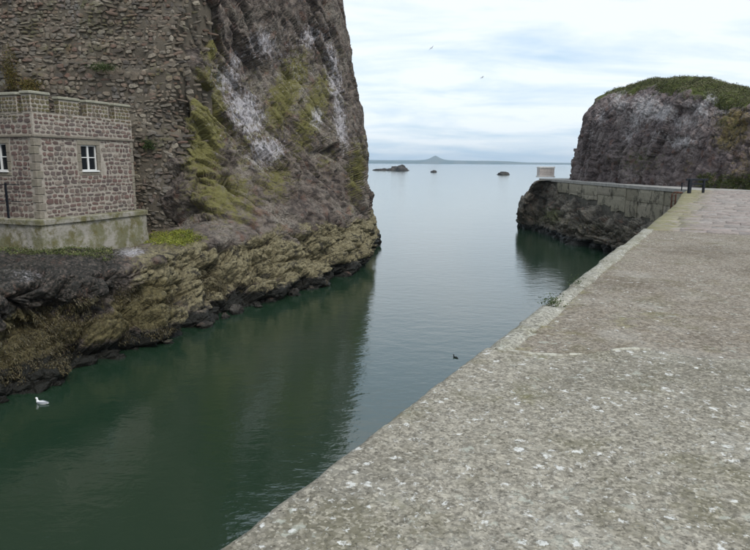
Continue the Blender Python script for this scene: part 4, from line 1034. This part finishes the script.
# ------------------------------------------------------------------ seaweed, moss, grass
def leafy(name, P, Nrm, n_per, length, width, droop, mat, seed, parent=None, up=0.0, flow=None):
    """curved ribbons (two quads each) growing from the given points: one joined object"""
    r = np.random.default_rng(seed); K = len(P) * n_per
    p = np.repeat(P, n_per, 0) + r.normal(0, .05, (K, 3)); n = np.repeat(Nrm, n_per, 0)
    d = n * 0.8 + r.normal(0, .55, (K, 3)) + np.array([0, 0, up])
    if flow is not None: d = d + np.asarray(flow)
    d /= np.linalg.norm(d, axis=1, keepdims=True)
    L = length * r.uniform(.45, 1.3, (K, 1)); W = width * r.uniform(.6, 1.3, (K, 1))
    side = np.cross(d, r.normal(0, 1, (K, 3))); side /= np.maximum(np.linalg.norm(side, axis=1, keepdims=True), 1e-6)
    g = np.array([0, 0, -1.0])
    m = p + d * L * .5 + g * L * droop * .18; e = p + d * L * .8 + g * L * droop * .75 + (d - n * np.sum(d * n, 1, keepdims=True)) * L * .2
    V = np.stack([p - side * W * .35, p + side * W * .35, m - side * W * .5, m + side * W * .5, e - side * W * .12, e + side * W * .12], 1).reshape(-1, 3)
    b = (np.arange(K) * 6)[:, None]
    F = np.concatenate([b + np.array([[0, 1, 3, 2]]), b + np.array([[2, 3, 5, 4]])])
    rn = np.repeat(r.random(K), 6)
    return link(name, new_mesh(name, V, F, dict(rnd=rn)), mat, parent)
def leaf_mat(name, stops, rough=.6, spec=.3, trans=0.0):
    k = Mat(name, rough, spec); col = k.ramp(k.attr('rnd'), stops)
    col = k.mix(k.step(k.noise(1.1, 4), .38, .62, 0, .55), col, tuple(q * .45 for q in stops[0][1])); k.color(col); return k.m
M_WEED = leaf_mat('wrack', [(0, (0.05, 0.042, 0.022)), (.4, (0.085, 0.07, 0.033)), (.75, (0.14, 0.118, 0.058)), (1, (0.065, 0.042, 0.022))], .55, .35)
M_GRASS = leaf_mat('grass', [(0, (0.07, 0.095, 0.025)), (.5, (0.10, 0.12, 0.035)), (.8, (0.15, 0.145, 0.06)), (1, (0.20, 0.18, 0.10))], .7)
M_TURF = leaf_mat('dull_turf', [(0, (0.085, 0.095, 0.04)), (.5, (0.12, 0.125, 0.055)), (.8, (0.17, 0.155, 0.085)), (1, (0.22, 0.19, 0.12))], .8)
M_MOSS = leaf_mat('moss_leaf', [(0, (0.13, 0.17, 0.02)), (.5, (0.20, 0.22, 0.03)), (1, (0.27, 0.26, 0.045))], .7)
M_SHRUB = leaf_mat('shrub_leaf', [(0, (0.09, 0.085, 0.02)), (.5, (0.13, 0.105, 0.025)), (1, (0.15, 0.09, 0.03))], .7)
M_LEAF = leaf_mat('dark_leaf', [(0, (0.035, 0.06, 0.015)), (.5, (0.055, 0.085, 0.022)), (1, (0.085, 0.11, 0.03))], .6)

def greenery():
    lf = fbm(LP * 0.7, 3, 401); z = LP[:, 2]; front = (LU > -30) & (LU < 372) & (LV > 100) & (LP[:, 1] < 60)
    m = front & (z > 0.35) & (z < 2.3 + 0.9 * lf - 0.010 * np.maximum(LU - 120, 0)) & (LU < 250) & (lf > 0.02)
    idx = np.nonzero(m)[0]; idx = rng.choice(idx, min(5000, len(idx)), replace=False)
    o = leafy('seaweed', LP[idx], LN[idx], 5, .065, .028, 1.2, M_WEED, 5, flow=(0.35, 0.2, 0)); stuff(o, 'olive brown seaweed hanging over the low rocks at the left water edge', 'seaweed')
    # bright moss on the ledge right of the building, and on the mossy cliff streak
    mb = front & ((((LU - 172) / 32) ** 2 + ((LV - 238) / 8) ** 2 + 0.9 * fbm(LP * 1.6, 3, 77)) < 0.85)
    idx = np.nonzero(mb)[0]; idx = rng.choice(idx, min(1000, len(idx)), replace=False)
    o = leafy('moss', LP[idx] + [0, 0, .02], LN[idx], 5, .11, .04, .4, M_MOSS, 6, up=.4); stuff(o, 'bright green moss on the ledge right of the small building', 'moss')
    mp_ = front & (LN[:, 2] > .35) & (LU < 112) & (LV > 238) & (LV < 256 + 10 * lf) & (LP[:, 1] < 29)
    idx = np.nonzero(mp_)[0]
    if len(idx):
        idx = rng.choice(idx, min(2200, len(idx)), replace=False)
        o = leafy('moss', LP[idx], LN[idx], 4, .12, .035, .5, M_GRASS, 8, up=.5); stuff(o, 'low green moss and grass on the rock below the building plinth', 'moss')
    # grass on the headland
    hf = fbm(HP * 0.8, 3, 411)
    mg = (HN[:, 2] > 0.80 + 0.3 * hf) & (HP[:, 2] > 9) & (HU < 860) & (HP[:, 1] < 80)
    idx = np.nonzero(mg)[0]; idx = rng.choice(idx, min(8000, len(idx)), replace=False)
    o = leafy('grass', HP[idx], HN[idx], 4, .17, .045, .5, M_TURF, 7, up=.7); stuff(o, 'rough green grass over the top of the right headland', 'grass')
    ms = (HP[:, 2] > 5.2) & (HP[:, 2] < 6.5) & (HU > 700) & (HU < 830)
    idx = np.nonzero(ms)[0]; idx = rng.choice(idx, min(700, len(idx)), replace=False)
    o = leafy('grass', HP[idx], HN[idx], 5, .4, .05, .5, M_GRASS, 17, up=1.0); stuff(o, 'green grass strip along the foot of the right headland', 'grass')
greenery()

def clump(name, label, cat, base, rad, n, leaf_l, leaf_w, mat, seed, stems=5, group=None):
    """small plant: a few stems and many leaves"""
    r = np.random.default_rng(seed); t = thing(name, label, cat, base, group)
    km = iron('stem_' + name, (0.10, 0.08, 0.04), .9) if False else M_LEAF
    pts = []
    for i in range(stems):
        a = r.uniform(0, 6.28); q = np.array([math.cos(a) * rad[0] * .7 * r.random(), math.sin(a) * rad[1] * .7 * r.random(), rad[2] * r.uniform(.6, 1)])
        m = MB().tube([base, base + q * [.4, .4, .6], base + q], [leaf_w * .18, leaf_w * .13, leaf_w * .05], 5); me = m.mesh('stem'); me.attributes.new('rnd', 'FLOAT', 'POINT'); link('stem', me, mat, t)
        for f in r.uniform(.1, 1.0, n // stems): pts.append(base + q * [f, f, f] + r.normal(0, 1, 3) * np.array(rad) * .22)
    pts = np.array(pts); pts[:, 2] = np.maximum(pts[:, 2], base[2] + .005); d = pts - base; d /= np.maximum(np.linalg.norm(d, axis=1, keepdims=True), 1e-6)
    leafy('foliage', pts, d, 2, leaf_l, leaf_w, .5, mat, seed, t, up=.2)
clump('weed_plant', 'larger green weed tuft growing on the quay edge coping', 'plant', at_z(551, 304, DECK + .01), (.13, .06, .03), 160, .03, .011, M_LEAF, 31)
clump('weed_plant', 'smaller dark green weed tuft, the farther one on the quay edge', 'plant', at_z(576, 284, DECK + .01), (.10, .05, .02), 70, .028, .010, M_LEAF, 32)
def on_wall(u, v, D): return px(u, v, D)
clump('wall_shrub', 'straggly yellow green shrub on the ruined wall above the building', 'shrub', px(12, 88, 36.0), (.8, .45, 2.1), 900, .10, .04, M_SHRUB, 33, 9)
clump('wall_shrub', 'low green bush behind the battlements of the small building', 'shrub', px(30, 90, 35.6), (.9, .4, .55), 600, .10, .04, M_SHRUB, 34, 8)
clump('wall_shrub', 'dark grass tuft on a ledge high on the ruined wall', 'shrub', px(105, 70, 36.0), (1.3, .3, .3), 500, .12, .03, M_LEAF, 35, 8)
clump('wall_shrub', 'green tuft on the ruined wall right of the building roof', 'shrub', px(150, 148, 35.9), (.8, .3, .4), 420, .12, .03, M_LEAF, 36, 7)

# ------------------------------------------------------------------ boulders, skerries
M_BOULD = cliff_mat('boulder_rock', (0.02, 0.019, 0.017), (0.06, 0.055, 0.048), (0.13, 0.12, 0.105), (0.14, 0.125, 0.07), (0.1, 0.1, 0.03), (0.07, 0.06, 0.03))
def boulder_mesh(name, r, seed, n=26, m=14, wetz=0.25, jag=1.0, tan=0.2):
    th = np.linspace(0, 2 * math.pi, n, endpoint=False); ph = np.linspace(0.02, math.pi - .02, m)
    T, Pn = np.meshgrid(th, ph, indexing='ij'); D = np.stack([np.sin(Pn) * np.cos(T), np.sin(Pn) * np.sin(T), np.cos(Pn)], -1)
    f, c = facet(D * 1.5 + seed * 7.7, seed); f2, c2 = facet(D * 4 + seed * 3.3, seed + 9)
    R = 1 + jag * (0.55 * f + 0.18 * f2 + .1 * fbm(D * 5 + seed, 3, seed))
    P = D * R[..., None] * np.array(r)
    i = np.arange(n)[:, None]; j = np.arange(m - 1)[None]; k2 = (i + 1) % n
    F = np.stack([i * m + j, i * m + j + 1, k2 * m + j + 1, k2 * m + j], -1).reshape(-1, 4)
    V = P.reshape(-1, 3); z = V[:, 2]; zero = np.zeros(len(V))
    return new_mesh(name, V, F, dict(wet=.8 * (1 - sstep(wetz * .3, wetz, z)), tan=zero + tan, moss=zero, weed=zero, guano=zero, speck=zero), smooth=True)
ORD = ['first', 'second', 'third', 'fourth', 'fifth', 'sixth', 'seventh', 'eighth', 'ninth', 'tenth', 'eleventh', 'twelfth', 'thirteenth', 'fourteenth', 'fifteenth', 'sixteenth', 'seventeenth', 'eighteenth']
def boulders():
    W = [(346, 276, 9), (322, 286, 12), (311, 289, 6), (294, 295, 10), (270, 301, 12), (258, 307, 6), (236, 313, 13), (225, 318, 7), (206, 327, 10), (168, 343, 8)]
    for i, (u, v, s) in enumerate(W):
        p = at_z(u, v, 0.0); r = s / 2 * p[1] / FPX * 1.25
        me = boulder_mesh('boulder', (r * random.uniform(.9, 1.3), r * random.uniform(.8, 1.1), r * random.uniform(.6, .85)), i + 3, tan=random.choice((.05, .2, .45)), wetz=r * .55)
        o = link('boulder', me, M_BOULD, None, p + [0, 0, r * .12]); o.rotation_euler.z = random.uniform(0, 6)
        tag(o, f'wet rock at the foot of the left cliff, {ORD[i]} from the seaward end', 'rock', 'rocks along the foot of the left cliff')
    sk = [((397, 170.6), 22, 6.0, 'long low dark skerry in the sea beside the left cliff', 'skerry'), ((381, 170.5), 18, 2.4, 'flat low reef between the left cliff and the larger skerry', 'skerry'),
          ((434, 172.4), 6, 3.2, 'tiny dark rock alone in the middle of the sea', 'sea_rock'), ((503.5, 174.8), 12, 3.4, 'small low dark rock in the sea left of the pier head', 'sea_rock')]
    for i, ((u, v), wd, ht, lab, nm) in enumerate(sk):
        p = at_z(u, v, 0.0); s = p[1] / FPX
        me = boulder_mesh(nm, (wd / 2 * s, wd / 3 * s, ht * s * .9), 40 + i, 40, 20, .8, .8, tan=0); o = link(nm, me, M_BOULD, None, p * [1, 1, 0] + [0, 0, -.12 * ht * s]); tag(o, lab, 'rock')
boulders()

# ------------------------------------------------------------------ birds
M_BIRDW = (lambda k: (k.color(k.mix(k.noise(20), (.78, .78, .77), (.66, .67, .68))), k.m)[-1])(Mat('white_plumage', .8, .2))
M_BIRDG = (lambda k: (k.color((.30, .32, .35)), k.m)[-1])(Mat('grey_plumage', .8, .2))
M_BIRDB = (lambda k: (k.color((.012, .014, .016)), k.m)[-1])(Mat('black_plumage', .6, .3))
M_BEAK = (lambda k: (k.color((.45, .30, .06)), k.m)[-1])(Mat('beak', .5, .3))
def ring(c, f, up, rx, rz, n=12):
    f = np.array(f, float); f /= np.linalg.norm(f); s = np.cross(f, up); s /= np.linalg.norm(s); w_ = np.cross(s, f)
    return [np.array(c) + s * rx * math.cos(a) + w_ * rz * math.sin(a) for a in np.linspace(0, 2 * math.pi, n, endpoint=False)]
def swimmer(name, label, pos, heading, L, body_m, wing_m, tail_m):
    """floating bird: body with neck and head as one skin; wings, tail, beak and eyes on it"""
    t = thing(name, label, 'bird', pos)
    h = math.radians(heading); f = np.array([math.cos(h), math.sin(h), 0]); s = np.array([-f[1], f[0], 0]); up = np.array([0, 0, 1.0]); P = lambda a, b, c: np.array(pos) + (f * a + s * b + up * c) * L
    path = [((-.50, .10), .02, .015), ((-.40, .095), .07, .05), ((-.22, .085), .125, .10), ((0, .075), .155, .125), ((.17, .085), .14, .125), ((.28, .14), .095, .105), ((.31, .22), .065, .07), ((.315, .29), .058, .06), ((.33, .35), .068, .066), ((.37, .375), .066, .06), ((.42, .375), .042, .036), ((.445, .37), .016, .014)]
    rs = []
    for i, ((a, c), rx, rz) in enumerate(path):
        a0, c0 = path[max(i - 1, 0)][0]; a1, c1 = path[min(i + 1, len(path) - 1)][0]
        d = f * (a1 - a0) + up * (c1 - c0); rs.append(ring(P(a, 0, c), d, up if abs(d[2]) < .9 * np.linalg.norm(d) else -f, rx * L, rz * L))
    MB().loft(rs).build('body', body_m, t, True)
    MB().loft([ring(P(.435, 0, .368), f, up, .016 * L, .014 * L, 8), ring(P(.49, 0, .362), f, up, .010 * L, .010 * L, 8), ring(P(.52, 0, .350), f, up, .003 * L, .004 * L, 8)]).build('beak', M_BEAK, t, True)
    for sg in (-1, 1):
        MB().loft([ring(P(.20, sg * .12, .12), -f, up, .03 * L, .05 * L, 8), ring(P(.02, sg * .145, .135), -f, up, .03 * L, .085 * L, 8), ring(P(-.25, sg * .10, .15), -f, up, .025 * L, .06 * L, 8), ring(P(-.58, sg * .03, .17), -f, up, .006 * L, .012 * L, 8)]).build('wing', wing_m, t, True)
        e = P(.395, sg * .058, .388); MB().loft([ring(e - up * .008 * L, up, f, .004 * L, .004 * L, 6), ring(e, up, f, .011 * L, .011 * L, 6), ring(e + up * .008 * L, up, f, .004 * L, .004 * L, 6)]).build('eye', M_BIRDB, t, True)
    MB().loft([ring(P(-.38, 0, .10), -f, up, .06 * L, .02 * L, 8), ring(P(-.56, 0, .11), -f, up, .065 * L, .010 * L, 8)]).build('tail', tail_m, t, True)
swimmer('floating_gull', 'white gull floating on dark water beside the left rocks', at_z(41.5, 404.0, -0.02), 165, .46, M_BIRDW, M_BIRDG, M_BIRDW)
swimmer('dark_duck', 'small black water bird floating just beyond the quay edge', at_z(455.3, 358.3, -0.03), 120, .30, M_BIRDB, M_BIRDB, M_BIRDB)
def flyer(label, pos, heading, span, bank):
    t = thing('flying_gull', label, 'bird', pos, 'gulls in the sky')
    h = math.radians(heading); f = np.array([math.cos(h), math.sin(h), 0]); s0 = np.array([-f[1], f[0], 0]); up0 = np.array([0, 0, 1.0])
    s = s0 * math.cos(bank) + up0 * math.sin(bank); up = -s0 * math.sin(bank) + up0 * math.cos(bank)
    P = lambda a, b, c: np.array(pos) + (f * a + s * b + up * c) * span
    MB().loft([ring(P(a, 0, c), f, up, r * span, r * span * .9, 10) for a, c, r in ((-.2, .0, .01), (-.12, 0, .03), (0, 0, .05), (.1, 0, .045), (.15, .012, .028), (.19, .02, .03), (.22, .02, .018), (.25, .012, .004))]).build('body', M_BIRDW, t, True)
    for sg in (-1, 1):
        rr = []
        for b, a, c, ch, th in ((.02, .03, .01, .10, .014), (.13, .05, .055, .085, .010), (.26, .06, .075, .07, .007), (.38, .01, .05, .05, .005), (.5, -.07, .02, .012, .003)):
            rr.append([P(a + ch * math.cos(q) * .6, sg * b, c + th * math.sin(q)) for q in np.linspace(0, 2 * math.pi, 10, endpoint=False)])
        MB().loft(rr).build('wing', M_BIRDG, t, True)
    MB().loft([ring(P(-.17, 0, 0), -f, up, .02 * span, .008 * span, 8), ring(P(-.27, 0, 0), -f, up, .05 * span, .004 * span, 8)]).build('tail', M_BIRDW, t, True)
flyer('gull gliding in the sky, the upper left of two', px(431.5, 48, 105), 40, 1.15, -.5)
flyer('gull gliding in the sky, the lower right of two', px(482, 77.5, 100), 15, 1.15, -.25)

# ------------------------------------------------------------------ haze
def haze():
    m = bpy.data.materials.new('haze_air'); m.use_nodes = True; t = m.node_tree; t.nodes.clear()
    o = t.nodes.new('ShaderNodeOutputMaterial'); v = t.nodes.new('ShaderNodeVolumePrincipled'); v.inputs['Color'].default_value = (.60, .80, 1, 1); v.inputs['Density'].default_value = 0.000095
    t.links.new(v.outputs[0], o.inputs['Volume'])
    b = MB().box((1000, 5500, 84), (15000, 0, 0), (0, 7000, 0), (0, 0, 86)).build('haze', m); stuff(b)
haze()
